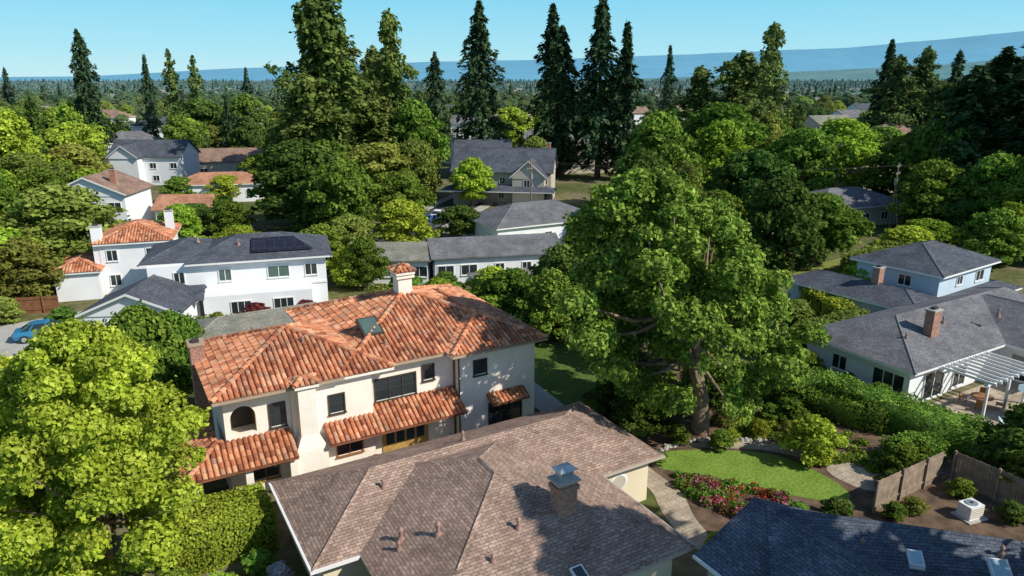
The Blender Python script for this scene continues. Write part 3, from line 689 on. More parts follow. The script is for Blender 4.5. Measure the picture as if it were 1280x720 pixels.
vis=[(-20,104,9,60),(-8,101,7,50),(-8,160,11,75),(1,126,11,60),(12,166,13,40),(50,98,14,34),(35,63,12,30),(20,49,11,26),(62,130,9,20),(88,50,12,34),(117,70,11,44),(70,52,10,10),(-17,65,9,20),(28,85,9,16),(86,39.6,3,30)]
rs_=random.Random(21)
for (X,D) in ((-75,300),(-40,260),(10,240),(60,260),(-120,230),(-140,170),(95,300),(150,330),(0,330),(-180,330),(-10,205),(20,190),(60,215),(120,230),(-60,210),(170,240),(-200,260),(40,300),(-110,300),(130,170),(-30,400),(90,400),(200,420),(-150,420),(-60,360),(30,450),(160,480),(-230,480),(-100,520),(70,560),(230,560),(0,600),(-180,620),(300,600),(-130,270),(85,190),(-15,280),(120,280),(-240,380),(60,370),(130,380)):
    a,b=site(X,D);rf,wl,nm=rs_.choice([('olivroof','beige','beige_house'),('greyroof','white','white_house'),('charroof','white','white_house'),('brownroof2','white','white_house'),('greyroof','cream','cream_house')])
    hh=rs_.choice([4.4,6.2,6.6]) if D<250 else 7
    simple(nm,a,b,rs_.uniform(-40,10),rs_.uniform(14,20),12,hh,rf,wl,rs_.choice(['gable','hip']),.5,windows=4).finish()
    vis.append((a,b,9,50 if D<350 else 70))

# ------------------------------------------------------------------ fences, pole, car
def fence(pts,hh=1.9,mat='fence',name='wooden_fence'):
    f=B(name)
    for (p,q) in zip(pts[:-1],pts[1:]):
        p=V(p);q=V(q);d=q-p;L=d.length;d.normalize();s=V((-d.y,d.x))
        n=int(L/.16)
        for i in range(n):
            a=p+d*(i*.16);c=a+d*.145;z=hh+random.uniform(-.03,.03);o=s*random.uniform(0,.012)
            pts4=[a+o,c+o,c+o+s*.025,a+o+s*.025]
            f.prism('boards',M[mat],[(v.x,v.y,z) for v in pts4],z)
        for i in range(int(L/2.4)+1):
            a=p+d*min(L,i*2.4)-s*.12;pts4=[a-d*.06,a+d*.06,a+d*.06+s*.11,a-d*.06+s*.11]
            f.prism('posts',M[mat],[(v.x,v.y,hh+.1) for v in pts4],hh+.1)
        for z in (.4,hh-.3):
            pts4=[p-s*.05,q-s*.05,q-s*.005,p-s*.005];f.prism('rails',M[mat],[(v.x,v.y,z+.09) for v in pts4],.09)
    f.finish()
fence([(14.2,-6.5),(20.9,-6.4)])
fence([(21.3,-6.8),(21.6,-14),(21.9,-24)])
fence([(-36,61),(-25.5,57.5)],1.8,'fence2')
fence([(6.6,27),(20,27.5)],1.8)
fence([(-22,22),(-22,42)],1.8,'fence2')
c=B('air_conditioning_unit',(18.4,-9.4,0),-10)
c.box('casing',M['trim'],-.5,.5,-.4,.4,.08,.85);c.box('plinth',M['concrete'],-.7,.7,-.6,.6,0,.08)
c.cyl('fan_grille',M['metal'],0,0,.85,.9,.32,16);c.cyl('fan_hub',M['darktrim'],0,0,.9,.93,.1,10)
for i in range(5): c.box('louvres',M['gutter'],-.45,.45,-.42,-.405,.2+i*.12,.25+i*.12)
c.finish()
def pole(a,b,hh,name='utility_pole'):
    p=B(name,(a,b,0),20)
    p.cyl('post',M['bark'],0,0,0,hh,.13,10,.09)
    for z in (hh-.6,hh-1.7): 
        p.box('crossarm',M['bark'],-1.2,1.2,-.12,-.02,z,z+.12)
        for x in (-1.1,-.5,.5,1.1): p.cyl('insulators',M['metal'],x,-.07,z+.12,z+.3,.05,6)
    p.cyl('transformer',M['metal'],.35,.12,hh-3.4,hh-2.5,.24,10);p.finish()
pole(86,39.6,10.8);pole(40,72,11)
def wire(p,q,sag):
    cu=bpy.data.curves.new('power_line','CURVE');cu.dimensions='3D';cu.bevel_depth=.012
    s=cu.splines.new('POLY');n=16;s.points.add(n)
    for i in range(n+1):
        t=i/n;s.points[i].co=(p[0]+(q[0]-p[0])*t,p[1]+(q[1]-p[1])*t,p[2]+(q[2]-p[2])*t-sag*4*t*(1-t),1)
    cu.materials.append(M['darktrim']);o=bpy.data.objects.new('power_line',cu);COL.objects.link(o)
for dx in (-1,0,1):
    wire((86+dx,39.6,10.4),(40+dx,72,10.6),1.2)
    wire((86+dx,39.6,10.4),(130+dx,8,11),1.2)
wire((86,39.6,9),(50,16,6),.8)
def car(name,a,b,rot,paint,sc=1.0):
    c=B(name,(a,b,0),rot)
    prof=[(-2.25,.62,.45,.75),(-2.15,.8,.32,.88),(-1.5,.87,.25,.95),(-.9,.89,.22,.98),(0,.9,.22,.97),(.8,.89,.22,.95),(1.5,.87,.25,.87),(2.1,.8,.32,.72),(2.28,.6,.42,.58)]
    vs=[];fs=[]
    for x,w,z0,z1 in prof:
        zm=(z0+z1)/2
        vs+=[(x,-w*.9,z0),(x,-w,zm),(x,-w*.93,z1),(x,0,z1+.03),(x,w*.93,z1),(x,w,zm),(x,w*.9,z0)]
    for i in range(len(prof)-1):
        for j in range(6): fs.append((i*7+j,i*7+j+1,(i+1)*7+j+1,(i+1)*7+j))
        fs.append((i*7+6,i*7,(i+1)*7,(i+1)*7+6))
    fs+= [tuple(range(7)),tuple(reversed(range(56,63)))]
    c.add('body',M[paint],vs,fs)
    lo=[(-1.75,.76,.93),(-1.0,.8,.97),(.35,.8,.96),(1.15,.76,.92)];hi=[(-1.05,.6,1.36),(-.7,.62,1.42),(.1,.62,1.44),(.35,.6,1.38)]
    vs=[];fs=[]
    for (x,w,z) in lo: vs+=[(x,-w,z),(x,w,z)]
    for (x,w,z) in hi: vs+=[(x,-w,z),(x,w,z)]
    for i in range(3): fs+=[(2*i,2*i+2,8+2*i+2,8+2*i),(2*i+1,8+2*i+1,8+2*i+3,2*i+3)]
    fs+=[(0,8,9,1),(6,7,15,14)]
    c.add('windows',M['glass'],vs,fs)
    c.add('roof',M[paint],[(x,sg*w*1.01,z+.012) for (x,w,z) in hi for sg in(-1,1)],[(0,2,3,1),(2,4,5,3),(4,6,7,5)])
    for (l,u) in zip(lo,hi):
        for sg in(-1,1):
            c.add('pillars',M[paint],[(l[0]-.05,sg*(l[1]+.01),l[2]),(l[0]+.05,sg*(l[1]+.01),l[2]),(u[0]+.04,sg*(u[1]+.012),u[2]),(u[0]-.04,sg*(u[1]+.012),u[2])],[(0,1,2,3)])
    for x in(-1.42,1.4):
        for sg in(-1,1):
            k=16;r=.33;y0=sg*.7;y1=sg*.92
            v=[(x+r*math.cos(2*math.pi*i/k),y,.33+r*math.sin(2*math.pi*i/k)) for y in(y0,y1) for i in range(k)]
            c.add('tyres',M['tyre'],v,[(i,(i+1)%k,k+(i+1)%k,k+i) for i in range(k)]+[tuple(range(k,2*k))])
            c.add('hubcaps',M['metal'],[(x+.2*math.cos(2*math.pi*i/k),sg*.93,.33+.2*math.sin(2*math.pi*i/k)) for i in range(k)],[tuple(range(k))])
    for sg in(-1,1):
        c.box('headlights',M['trim'],2.08,2.2,sg*.55-.14,sg*.55+.14,.58,.7);c.box('tail_lights',F['redfl'],-2.24,-2.12,sg*.6-.12,sg*.6+.12,.7,.82)
    e=c.finish();e.scale=(sc,sc,sc)
car('parked_car',-26.4,49.2,-6,'carpaint',1.13)
car('parked_car',30,86,45,'white');car('parked_car',24,76,45,'charroof')
for i in range(2):
    t=B('wheelie_bin',(27.2+i*1.0,83.6-i*.2,0),30)
    t.add('body',M['plasticblue'],[(-.25,-.25,.05),(.25,-.25,.05),(.25,.25,.05),(-.25,.25,.05),(-.32,-.34,1),(.32,-.34,1),(.32,.34,1),(-.32,.34,1)],[(0,1,5,4),(1,2,6,5),(2,3,7,6),(3,0,4,7)])
    t.box('lid',M['plasticblue'],-.34,.34,-.37,.36,1.001,1.08);t.finish()

# ------------------------------------------------------------------ vegetation library
rp=[(2,.55),(3.5,.9),(5.5,1),(7.5,.85),(9,.5),(10,.15)]
def P(prof,k,zk=1): return [(z*zk,r*k) for z,r in prof]
bl=[broadleaf('broadleaf_a',P(rp,5),30,11500,.38,F['mid'],1,br=(.2,.38)),
    broadleaf('broadleaf_b',[(1.2,3.2),(3,4.8),(5,5.2),(7,4.2),(9,2.6),(10.5,.8)],38,11500,.38,F['mid'],2,br=(.18,.34)),
    broadleaf('broadleaf_c',[(2,2.4),(4,4),(7,4.4),(10,3.2),(12,1.2)],30,11500,.38,F['mid'],3,br=(.24,.42))]
shr=[broadleaf('shrub_a',[(.1,.7),(.5,.98),(1.1,1),(1.6,.7),(1.95,.2)],16,3800,.13,F['hedge'],11,trunk_r=.05,limbs=3,br=(.3,.45)),
     broadleaf('shrub_b',[(.1,.5),(.6,.8),(1.2,.9),(1.9,.6),(2.4,.15)],14,3600,.14,F['mid'],12,trunk_r=.05,limbs=3,br=(.3,.5))]
ball=broadleaf('ball_shrub',[(.05,.7),(.4,.95),(.9,1),(1.4,.8),(1.75,.3)],40,5200,.09,F['lime'],13,trunk_r=.05,limbs=2,br=(.25,.3))
sp=[conifer('spruce_a',40,6.8,21,230,46,.06,.58,.42,.6,.24,.34,zj=.32),conifer('spruce_b',38,5.6,22,200,44,.08,.55,.5,.6,.24,.45,zj=.34),
    conifer('spruce_c',32,5,23,160,38,.06,.7,.35,.6,.24,.4,zj=.3)]
rw=[conifer('redwood_a',39,8,31,240,62,.05,.36,.15,.65,.34,.6,F['redwood'],lat_=.24,zj=.5,up=.3),conifer('redwood_b',36,6.5,32,190,54,.08,.4,.25,.62,.32,.6,F['redwood'],lat_=.22,zj=.45,up=.25)]
cyp=conifer('cypress_mesh',18,1.5,41,150,22,.03,.35,-.9,.4,.16,.1,F['dark'],up=.9)
pine=conifer('pine_mesh',32,4.5,42,90,44,.2,.45,.2,.6,.26,.7,F['redwood'],lat_=.16)

def tree(name,mesh,a,b,H,R,h0,r0,mat=None):
    m=mesh if mat is None else remat(mesh,F[mat],mesh.name+'_'+mat)
    return put(name,m,a,b,R/r0,H/h0)
for (nm,me,a,b,H,R,h0,r0) in [
 ('spruce_tree',sp[0],-19.6,192,34.8,5.8,40,6.8),('spruce_tree',sp[2],-.5,262,31,4,32,5),('pine_tree',pine,5.8,247,32.5,4,32,4.5),('pine_tree',pine,12.7,243,30.5,4,32,4.5),
 ('cypress_tree',cyp,-30.1,152,18.2,2.1,18,1.5),('spruce_tree',sp[2],-50.7,395,28,5,32,5),
 ('redwood_tree',rw[0],23.1,127.3,41,8.6,39,8),('redwood_tree',rw[1],29,136,31,8,36,6.5),('redwood_tree',rw[1],18,122,24,7,36,6.5),('redwood_tree',rw[1],40.8,134.4,37.4,5.6,36,6.5),('redwood_tree',rw[0],44.3,155.5,30.6,6,39,8),('redwood_tree',rw[0],35,130,20,7,39,8),
 ('spruce_tree',sp[1],74.1,184.4,31,5.5,38,5.6),('spruce_tree',sp[0],65.2,137.6,41,8.4,40,6.8),('spruce_tree',sp[1],83.4,132.9,40.9,7,38,5.6),('spruce_tree',sp[0],85,114.6,41,8.4,40,6.8),('spruce_tree',sp[1],79,122,35,7,38,5.6),
 ('spruce_tree',sp[2],87,107.8,35,6,32,5),('spruce_tree',sp[2],204,224,37,5,32,5),('redwood_tree',rw[0],125,108.6,29.5,8,39,8),('redwood_tree',rw[1],163,133,39,6.5,36,6.5),('redwood_tree',rw[1],118,116,26,7,36,6.5),
 ('spruce_tree',sp[0],213,127,35.5,7,40,6.8),('redwood_tree',rw[1],214,115,32.6,7,36,6.5),('spruce_tree',sp[2],223,110,31.4,7.5,32,5),('redwood_tree',rw[1],205,118,30,8,36,6.5),('redwood_tree',rw[0],228,100,30,9,39,8),
 ('spruce_tree',sp[0],106,31,32.5,11,40,6.8),('spruce_tree',sp[1],104,40,25,9,38,5.6),('spruce_tree',sp[1],112,40,28,9,38,5.6),('spruce_tree',sp[0],101,26,22,8,40,6.8),
 ('spruce_tree',sp[2],56.5,391,29,5.2,32,5),('spruce_tree',sp[1],75,380,28,4.6,38,5.6),
 ('pine_tree',pine,13,-25.5,28,6.5,32,4.5),('redwood_tree',rw[1],10.2,-25,24,4.8,36,6.5)]:
    tree(nm,me,a,b,H,R,h0,r0)
for (a,b,H,R,k,mt) in [(7.4,90,13.4,9.6,1,'dark'),(27.4,107.5,11,9.3,0,'olive'),(40.6,94.1,8.8,4.3,2,'lime'),(25.4,68.2,5,4,0,'dark'),(-25,74,10.7,8.7,1,'olive'),(-33,66,9,6,0,'lime'),(-29,63,7,5,1,'olive'),(4,51.7,4.9,3.4,1,'lime'),(4.5,50,6,2.8,1,'mid'),
 (-8.4,93.5,4.5,4.2,0,'dark'),(-4,88,5.5,4,1,'mid'),(101.8,41.5,16.7,8,1,'mid'),(-19.4,25.2,8.4,3.4,1,'mid'),(-17.3,27,7.2,2.6,0,'mid'),(139,77.6,12.2,10,1,'mid'),(91.7,81.9,18,9.9,2,'mid'),(-32,130,10,7.2,0,'olive'),(14.6,34.1,3.4,3.2,1,'dark'),(6.6,34.1,4.6,2.6,0,'lime'),
 (98,31,11,6,2,'mid'),(19,14,8,3.6,0,'dark'),(20,20,9,4,1,'dark')]:  # the last dark trees are added to shade the back lawn
    h0=[10,10.5,12][k];r0=[5,5.2,4.4][k];tree('broadleaf_tree',bl[k],a,b,H,R,h0,r0,mt)
for (X,D,H,R,k,mt) in [(-112,190,17,8,0,'lime'),(-97,140,17,8,1,'lime'),(-82,110,10.7,6,0,'lime'),(-91,150,10,8,1,'olive'),(-83,230,18,9,1,'mid'),(-98,232,17,9,0,'mid'),(-39,172,26,8,2,'mid'),(-22,165,18,8,1,'mid'),(0,240,14,8,0,'lime'),
 (26,130,17,8,1,'mid'),(37,110,12.5,7,0,'dark'),(71,130,13,9,1,'mid'),(-15,95,7.5,5,1,'lime'),(-21,92,6,4,0,'olive'),(31,82,12,6,1,'dark'),(39,90,9,6,0,'mid'),(52,92,4.5,4.5,1,'lime'),(59,100,4,4,0,'lime'),(47,104,5,4,1,'lime'),(3.5,62,6.5,3.2,1,'mid'),(0,66,5.5,3.4,0,'mid'),(5,70,7,4,1,'dark'),(10,68,6,4,1,'mid'),(-2,71,4.5,3,1,'lime'),
 (-67,86,8.5,5,0,'lime'),(-62,76,7,4.6,1,'olive'),(-76,98,9,7,1,'olive'),(-51,96,4,3.4,0,'mid'),(-47,100,6,4,1,'lime'),(-17,110,9,5,0,'mid'),(22,95,8,5,1,'olive'),(17,100,7,4,0,'mid'),(65,110,11,7,1,'mid'),(80,112,12,7,0,'dark'),(62,90,7,5,1,'mid'),(72,92,9,6,0,'mid'),
 (-35,90,5,3.6,0,'lime'),(-24,88,5.5,4,1,'mid'),(-28,105,9,6,1,'dark'),(-50,118,5,4,0,'mid'),(-74,125,8,6,1,'lime'),(45,75,6,5,0,'mid'),(38,72,5,4,1,'lime'),(68,150,15,9,2,'lime'),(84,135,14,8,0,'mid'),(40,140,15,8,1,'lime'),(55,135,14,8,0,'mid'),(-104,172,13,8,0,'lime'),(-40,150,12,8,1,'mid'),(-55,185,14,8,0,'olive'),(-56,140,5,4,0,'lime'),(-64,138,5,4,1,'mid'),(-52,150,8,5,0,'mid')]:
    a,b=site(X,D);h0=[10,10.5,12][k];r0=[5,5.2,4.4][k];tree('broadleaf_tree',bl[k],a,b,H,R,h0,r0,mt)
# hero trees
def oak_keep(P_):
    # opening on the south-west side below the main fork that leaves the trunk bare
    px=-.72;py=-.69
    t=P_[:,0]*px+P_[:,1]*py;lat=-P_[:,0]*py+P_[:,1]*px
    gap=(t>-.5)&(P_[:,2]<8.3)&(np.abs(lat-.1*P_[:,2]+.1)<1.5-.05*P_[:,2]+.5*np.sin(P_[:,2]*2.2))
    low=(P_[:,2]<3.2)&(lat<-1.0)
    return ~(gap|low)
oak=broadleaf('oak_mesh',[(2.6,4.0),(5,7.0),(8,8.5),(10.5,7.8),(13,6.0),(15.4,4.2),(17.4,1.4)],104,120000,.235,F['oak'],51,br=(.1,.22),trunk_r=.5,lean=(-3.6,2.6),limbs=36,keep=oak_keep,trunk=[(0,0,-.3),(-.1,.1,2.6),(-.7,.6,5.6),(-1.7,1.3,9.2)])
put('oak_tree',oak,12.7,5.2,1,1,0)
maple=broadleaf('maple_mesh',[(1.6,3.2),(4,4.6),(7,4.9),(9.5,4),(11.5,2.6),(13.0,.8)],84,80000,.18,F['maple'],52,br=(.13,.28),trunk_r=.22,limbs=24)
put('maple_tree',maple,-22.2,7.4,1.0,1,0)
put('maple_tree',maple,-25.8,10.5,.9,.85,2)
# ------------------------------------------------------------------ hedges & shrubs
def hedge(name,p,q,w,hh,mat='hedge',dens=95,size=.15,z=0,wv=1.0):
    p=np.array(p,float);q=np.array(q,float);d=q-p;L=np.linalg.norm(d);d/=L;s=np.array([-d[1],d[0]])
    rng=np.random.default_rng(int(abs(p[0]*13+q[1]*7))+1)
    n=int(dens*(L*w+2*hh*(L+w)))
    f=rng.choice(3,size=n,p=np.array([L*w,2*hh*L,2*hh*w])/(L*w+2*hh*(L+w)))
    u=rng.random(n)*L;v=(rng.random(n)-.5)*w;zz=rng.random(n)*hh;o=np.zeros((n,3))
    t=f==0;zz[t]=hh;o[t,2]=1
    t=f==1;sg=np.where(rng.random(n)<.5,-1,1);v[t]=sg[t]*w/2;o[t,0]=s[0]*sg[t];o[t,1]=s[1]*sg[t]
    t=f==2;u[t]=np.where(sg[t]>0,L,0);o[t,0]=d[0]*sg[t];o[t,1]=d[1]*sg[t]
    wav=(.12*np.sin(u*1.3)+.1*np.sin(u*3.1+v*2))*wv
    P_=np.stack([p[0]+d[0]*u+s[0]*v,p[1]+d[1]*u+s[1]*v,zz],1)+o*(rng.normal(size=(n,1))*.08*wv+wav[:,None])
    a,b=leaves(rng,P_,o,size*.6,size*.42,1.2,.2,.6)
    ch=[(a,b,0)]
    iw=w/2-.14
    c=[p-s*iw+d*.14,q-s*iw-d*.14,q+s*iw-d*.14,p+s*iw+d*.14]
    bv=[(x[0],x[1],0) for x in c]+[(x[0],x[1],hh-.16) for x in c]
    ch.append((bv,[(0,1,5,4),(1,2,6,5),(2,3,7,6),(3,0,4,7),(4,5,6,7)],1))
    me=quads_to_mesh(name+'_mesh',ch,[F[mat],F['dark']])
    ob=bpy.data.objects.new(name,me);COL.objects.link(ob);ob.location=(0,0,z)
hedge('clipped_hedge',(-19.8,8.2),(-15.0,8.2),3.4,2.2,'lime',190,.12,0,.4)
hedge('clipped_hedge',(16.5,11),(24,4.4),2.2,2.2,'hedge')
hedge('clipped_hedge',(24.2,4.8),(26,-6),2.6,1.9,'mid')
hedge('clipped_hedge',(20.8,5.6),(23.6,-1),1.5,1.5,'hedge')
hedge('clipped_hedge',(27,11.5),(40,12.5),1.6,2.4,'olive',50,.2)
hedge('clipped_hedge',(38.5,13),(43,22),2,2.6,'lime',50,.22)
hedge('clipped_hedge',(8,26),(22,26.4),1.8,2.6,'dark',50,.2)
hedge('clipped_hedge',(20,-3.6),(23.6,-4.6),1.6,1.3,'hedge')
hedge('clipped_hedge',(55,24),(75,28),3,3,'olive',30,.3)
hedge('clipped_hedge',(-15,43.5),(0,40),1.2,1.5,'mid',50,.2)
def shrub(name,a,b,r,hh,mat,k=0):
    me=[shr[0],shr[1],ball][k];h0=[2,2.4,1.8][k]
    return put(name,remat(me,F[mat],me.name+'_'+mat),a,b,r,hh/h0)
for (nm,a,b,r,hh,mt,k) in [('ball_shrub',14.9,5.3,.9,1.3,'olive',2),('ball_shrub',15.7,2.9,.75,1.2,'lime',2),('ball_shrub',17.6,2.0,.6,1.0,'olive',2),('round_shrub',16,-1.0,1.8,3.0,'lime',0),('fern_shrub',10.4,4.9,1,1.2,'mid',1),('fern_shrub',12.2,2.9,1,1.3,'mid',1),('fern_shrub',13.3,3.1,.7,1,'lime',1),
 ('round_shrub',19.3,-4.9,1.4,1.9,'mid',0),('round_shrub',21.3,-4.6,1.1,1.6,'hedge',0),('shrub',17.3,-5.6,.9,1.1,'dark',0),('shrub',18.5,.5,1,1.3,'dark',1),('shrub',19.5,3.4,1.2,1.6,'mid',0),('shrub',18.2,4.2,.9,1.2,'mid',1),
 ('shrub',8.4,8,1.4,2.6,'dark',1),('shrub',10.2,8.6,1.6,2.4,'mid',0),('shrub',6.5,9.5,1.2,2,'mid',1),('shrub',7.6,6.2,.9,1.4,'olive',1),('shrub',9,11,1.5,2.4,'dark',0),('shrub',12,9.5,1.4,2,'dark',1),('shrub',14.5,8.4,1.3,2,'mid',0),('shrub',16.5,7.4,1.1,1.8,'dark',1),
 ('shrub',26.4,1.5,1.2,2,'mid',0),('shrub',27,4.4,1,1.6,'dark',1),('shrub',26.9,7.8,1.3,2.2,'mid',0),('shrub',30,-7.4,2,3,'dark',0),('shrub',27.5,-7.6,2.2,3.6,'dark',1),('shrub',33.5,-8.4,2.2,3,'mid',0),('shrub',24.5,-8.4,2,3.2,'dark',0),('shrub',22.8,-10,1.8,3,'mid',1),('shrub',37,-8,2.2,3.4,'mid',1),('shrub',23.5,-13,2,3.4,'dark',0),('shrub',25.4,-11,2.2,3.6,'mid',0),('shrub',29,-10.5,2.4,3.6,'hedge',1),('shrub',23.4,-16,2.2,3.4,'dark',1),
 ('shrub',20,-8,.8,1.1,'mid',0),('shrub',19.8,-10.8,.9,1.2,'dark',1),('shrub',16.2,-7.6,.7,.9,'olive',0),('shrub',14.6,-7.5,.8,1,'mid',1),
 ('shrub',7.6,-5.2,1,1.5,'dark',0),('shrub',9.6,-5.2,.9,1.3,'mid',1),('shrub',12,-5.8,.9,1.2,'dark',0),('shrub',4.2,-4.6,.7,1,'lime',1),
 ('shrub',10,30,2.6,3.6,'lime',0),('shrub',12.5,31.5,2.4,3.4,'mid',1),('shrub',17,31,3,4,'dark',0),('shrub',20,30,3,4.6,'dark',1),('shrub',23,27,3,4.4,'mid',0),('shrub',8,36,2.2,3,'olive',0),('shrub',18.5,35,2.8,3.2,'mid',1),('shrub',24,35,3,4.4,'dark',0),('shrub',28,31,3.5,5,'mid',1),('shrub',30,25,3.4,5,'dark',0),('shrub',33,20,3,4.6,'mid',1),('shrub',28,16,2.8,3.6,'dark',0),('shrub',34,15,2.4,3.4,'olive',1),
 ('red_leaf_shrub',-9,42,2,2.6,'red',0),('red_leaf_shrub',-4.5,41,1.8,2.4,'red',1),('red_leaf_shrub',-12.4,42.6,1.2,2,'olive',1),('bougainvillea_shrub',16,31.2,1.8,4.4,'redfl',0),('bougainvillea_shrub',-8.2,10.6,1.0,1.5,'redfl',0),('bougainvillea_shrub',-9.4,10.4,.7,1.1,'pink',0),
 ('shrub',-16.2,5.2,1,1.2,'mid',1),('white_flower_shrub',-15.6,3.6,.8,1.3,'whitefl',1),('shrub',-18,4.2,1.1,1.1,'lime',0),('shrub',-20,5,1.2,1.5,'mid',1),('shrub',-17,2.4,1.2,1.3,'red',1),
 ('shrub',-25,52,1.5,2,'mid',0),('shrub',-30,56,2,2.6,'olive',1),('shrub',-20.5,32,2,2.4,'dark',0),('shrub',-20.5,37,2,2.6,'mid',1),('shrub',-22,31,2,3,'olive',0),('shrub',3,41,2.4,3,'olive',0),('shrub',6,42,2.6,3.6,'mid',1),('shrub',9.5,40,2.6,3.2,'dark',0),
 ('shrub',-25,28,2.4,3,'mid',0),('shrub',-27,33,2.2,2.4,'dark',1),('shrub',29,40,2.4,3,'lime',0),('shrub',33,45,3,4,'mid',1),('shrub',40,30,3,4,'mid',0),('shrub',46,28,3,4,'olive',1),
 ('shrub',13,47,1.4,1.6,'mid',0),('shrub',17,45.5,1.2,1.5,'olive',1),('shrub',24,44,1.3,1.4,'dark',0),('shrub',38,57,1.6,1.8,'mid',0),('shrub',30,57,1.6,2,'lime',1),('shrub',60,34,2.4,3,'mid',0),('shrub',52,36,2.6,3.4,'dark',1),('shrub',66,40,3,4,'olive',0),('shrub',80,42,3,3.4,'mid',1)]:
    shrub(nm,a,b,r,hh,mt,k)
def flower_bed(name,pts,n,mats,hh=.5,size=.12,frac=.5):
    rng=np.random.default_rng(5);cx=np.array(pts).mean(0)
    P2=np.array(pts);tri=[]
    for i in range(len(P2)): tri.append((cx,P2[i],P2[(i+1)%len(P2)]))
    chs=[];cl=[]
    for i in range(70):
        t=tri[rng.integers(len(tri))];u,v=rng.random(2)
        if u+v>1:u,v=1-u,1-v
        cl.append(t[0]+(t[1]-t[0])*u+(t[2]-t[0])*v)
    for mi in range(len(mats)):
        pp=[]
        for j,c in enumerate(cl):
            if mi==0 or j%(len(mats)-1)==mi-1:
                m=n//len(cl) if mi==0 else int(n//len(cl)*frac)
                d=rdir(rng,m);d[:,2]=abs(d[:,2]);r=rng.uniform(.2,.55)
                p=d*r*rng.uniform(.6,1,size=(m,1));p[:,2]=p[:,2]*1.1*(hh/.5)+(0.06 if mi else 0);p[:,0]+=c[0];p[:,1]+=c[1];pp.append(p)
        pp=np.concatenate(pp);a,b=leaves(rng,pp,np.repeat([[0,0,1.]],len(pp),0),size*.6,size*.45,.6,.5,.9);chs.append((a,b,mi))
    me=quads_to_mesh(name+'_mesh',chs,[F[m] for m in mats]);o=bpy.data.objects.new(name,me);COL.objects.link(o)
flower_bed('flower_bed',[(7.2,2.2),(8.4,.8),(10.2,-1.4),(11.2,-3.2),(9.6,-4.2),(7.6,-3.6),(6.6,-1.4),(6.6,.6)],9500,['mid','pink','dark','redfl','red','mid','pink'],frac=.65)
flower_bed('ground_cover_plants',[(16,6),(19,4),(19.6,1),(17,1.6),(14,3.6)],6000,['mid','lime','olive'],.35)
flower_bed('ground_cover_plants',[(6,11),(14,9),(12,6),(7,7)],7000,['dark','mid','olive'],.4)
flower_bed('ground_cover_plants',[(16,-1.5),(19,1),(21,0),(21,-5),(19,-6),(17.6,-2)],6000,['mid','lime','dark','olive'],.35)
rb=B('garden_boulders')
rng=np.random.default_rng(9)
for i in range(34):
    t=i/33;a=15.4-7.6*t+rng.uniform(-.15,.15);b=2.6+2.3*math.sin(t*2.4)+rng.uniform(-.15,.15)-(2.6*(1-t))*.2
    r=rng.uniform(.12,.26)
    vs=[(a+r*math.cos(j*math.pi/3)*rng.uniform(.8,1.2),b+r*math.sin(j*math.pi/3)*rng.uniform(.8,1.2),0) for j in range(6)]+[(a+r*.6*math.cos(j*math.pi/3),b+r*.6*math.sin(j*math.pi/3),r*rng.uniform(.6,1)) for j in range(6)]
    rb.add('rocks',M['concrete'],vs,[(j,(j+1)%6,6+(j+1)%6,6+j) for j in range(6)]+[(6,7,8,9,10,11)])
rb.finish()

# ------------------------------------------------------------------ distant forest (instanced)
forest=bpy.data.objects.new('distant_forest',None);COL.objects.link(forest)
def instancer(name,child_mesh,pts,par):
    vs=[];fs=[]
    for (x,y,s) in pts:
        th=random.uniform(0,6.28);r=s*.7071;o=len(vs)
        for k in range(4): vs.append((x+r*math.cos(th+k*math.pi/2),y+r*math.sin(th+k*math.pi/2),0))
        fs.append((o,o+1,o+2,o+3))
    me=bpy.data.meshes.new(name);me.from_pydata(vs,[],fs)
    o=bpy.data.objects.new(name,me);COL.objects.link(o);o.parent=par
    o.instance_type='FACES';o.use_instance_faces_scale=True;o.show_instancer_for_render=False;o.show_instancer_for_viewport=False
    c=bpy.data.objects.new(name+'_plant',child_mesh);COL.objects.link(c);c.parent=o
cam_xy=V((-20.4,-26.55))
def blocked(a,b,r):
    p=V((a,b))
    for (x,y,hr,ln) in vis:
        c=V((x,y));d=(cam_xy-c).normalized();t=max(0,min(ln,(p-c).dot(d)))
        if (p-(c+d*t)).length<hr+r*.6: return True
    return False
kinds=['mid','dark','olive','lime']
lists={}
def addi(key,x): lists.setdefault(key,[]).append(x)
rng=random.Random(4)
D=92.
while D<620:
    step=8.5 if D<200 else 10.5
    X=-D*.95-20
    while X<D*.95+20:
        x=X+rng.uniform(-3.5,3.5);d=D+rng.uniform(-3.5,3.5);a,b=site(x,d)
        if not blocked(a,b,4) and rng.random()<.9:
            q=rng.random();s=rng.uniform(.55,1.2)*(1.0 if D<170 else 1.05)
            if q<.004 and D>170: addi(('c',rng.choice([0,1,2])),(a,b,rng.uniform(.4,.7)))
            elif q<.018 and D>150: addi(('r',rng.choice([0,1])),(a,b,rng.uniform(.35,.6)))
            else:
                m='far' if rng.random()<(D-260)/300 else rng.choices(kinds,[5,1.2,3.5,3])[0];addi(('b',rng.choice([0,1,2]),m),(a,b,s))
        X+=step
    D+=step
for k,pts in lists.items():
    if k[0]=='c': instancer('conifers',sp[k[1]],pts,forest)
    elif k[0]=='r': instancer('redwoods',rw[k[1]],pts,forest)
    else: instancer('broadleaf_'+k[2],remat(bl[k[1]],F[k[2]],bl[k[1]].name+'_'+k[2]),pts,forest)
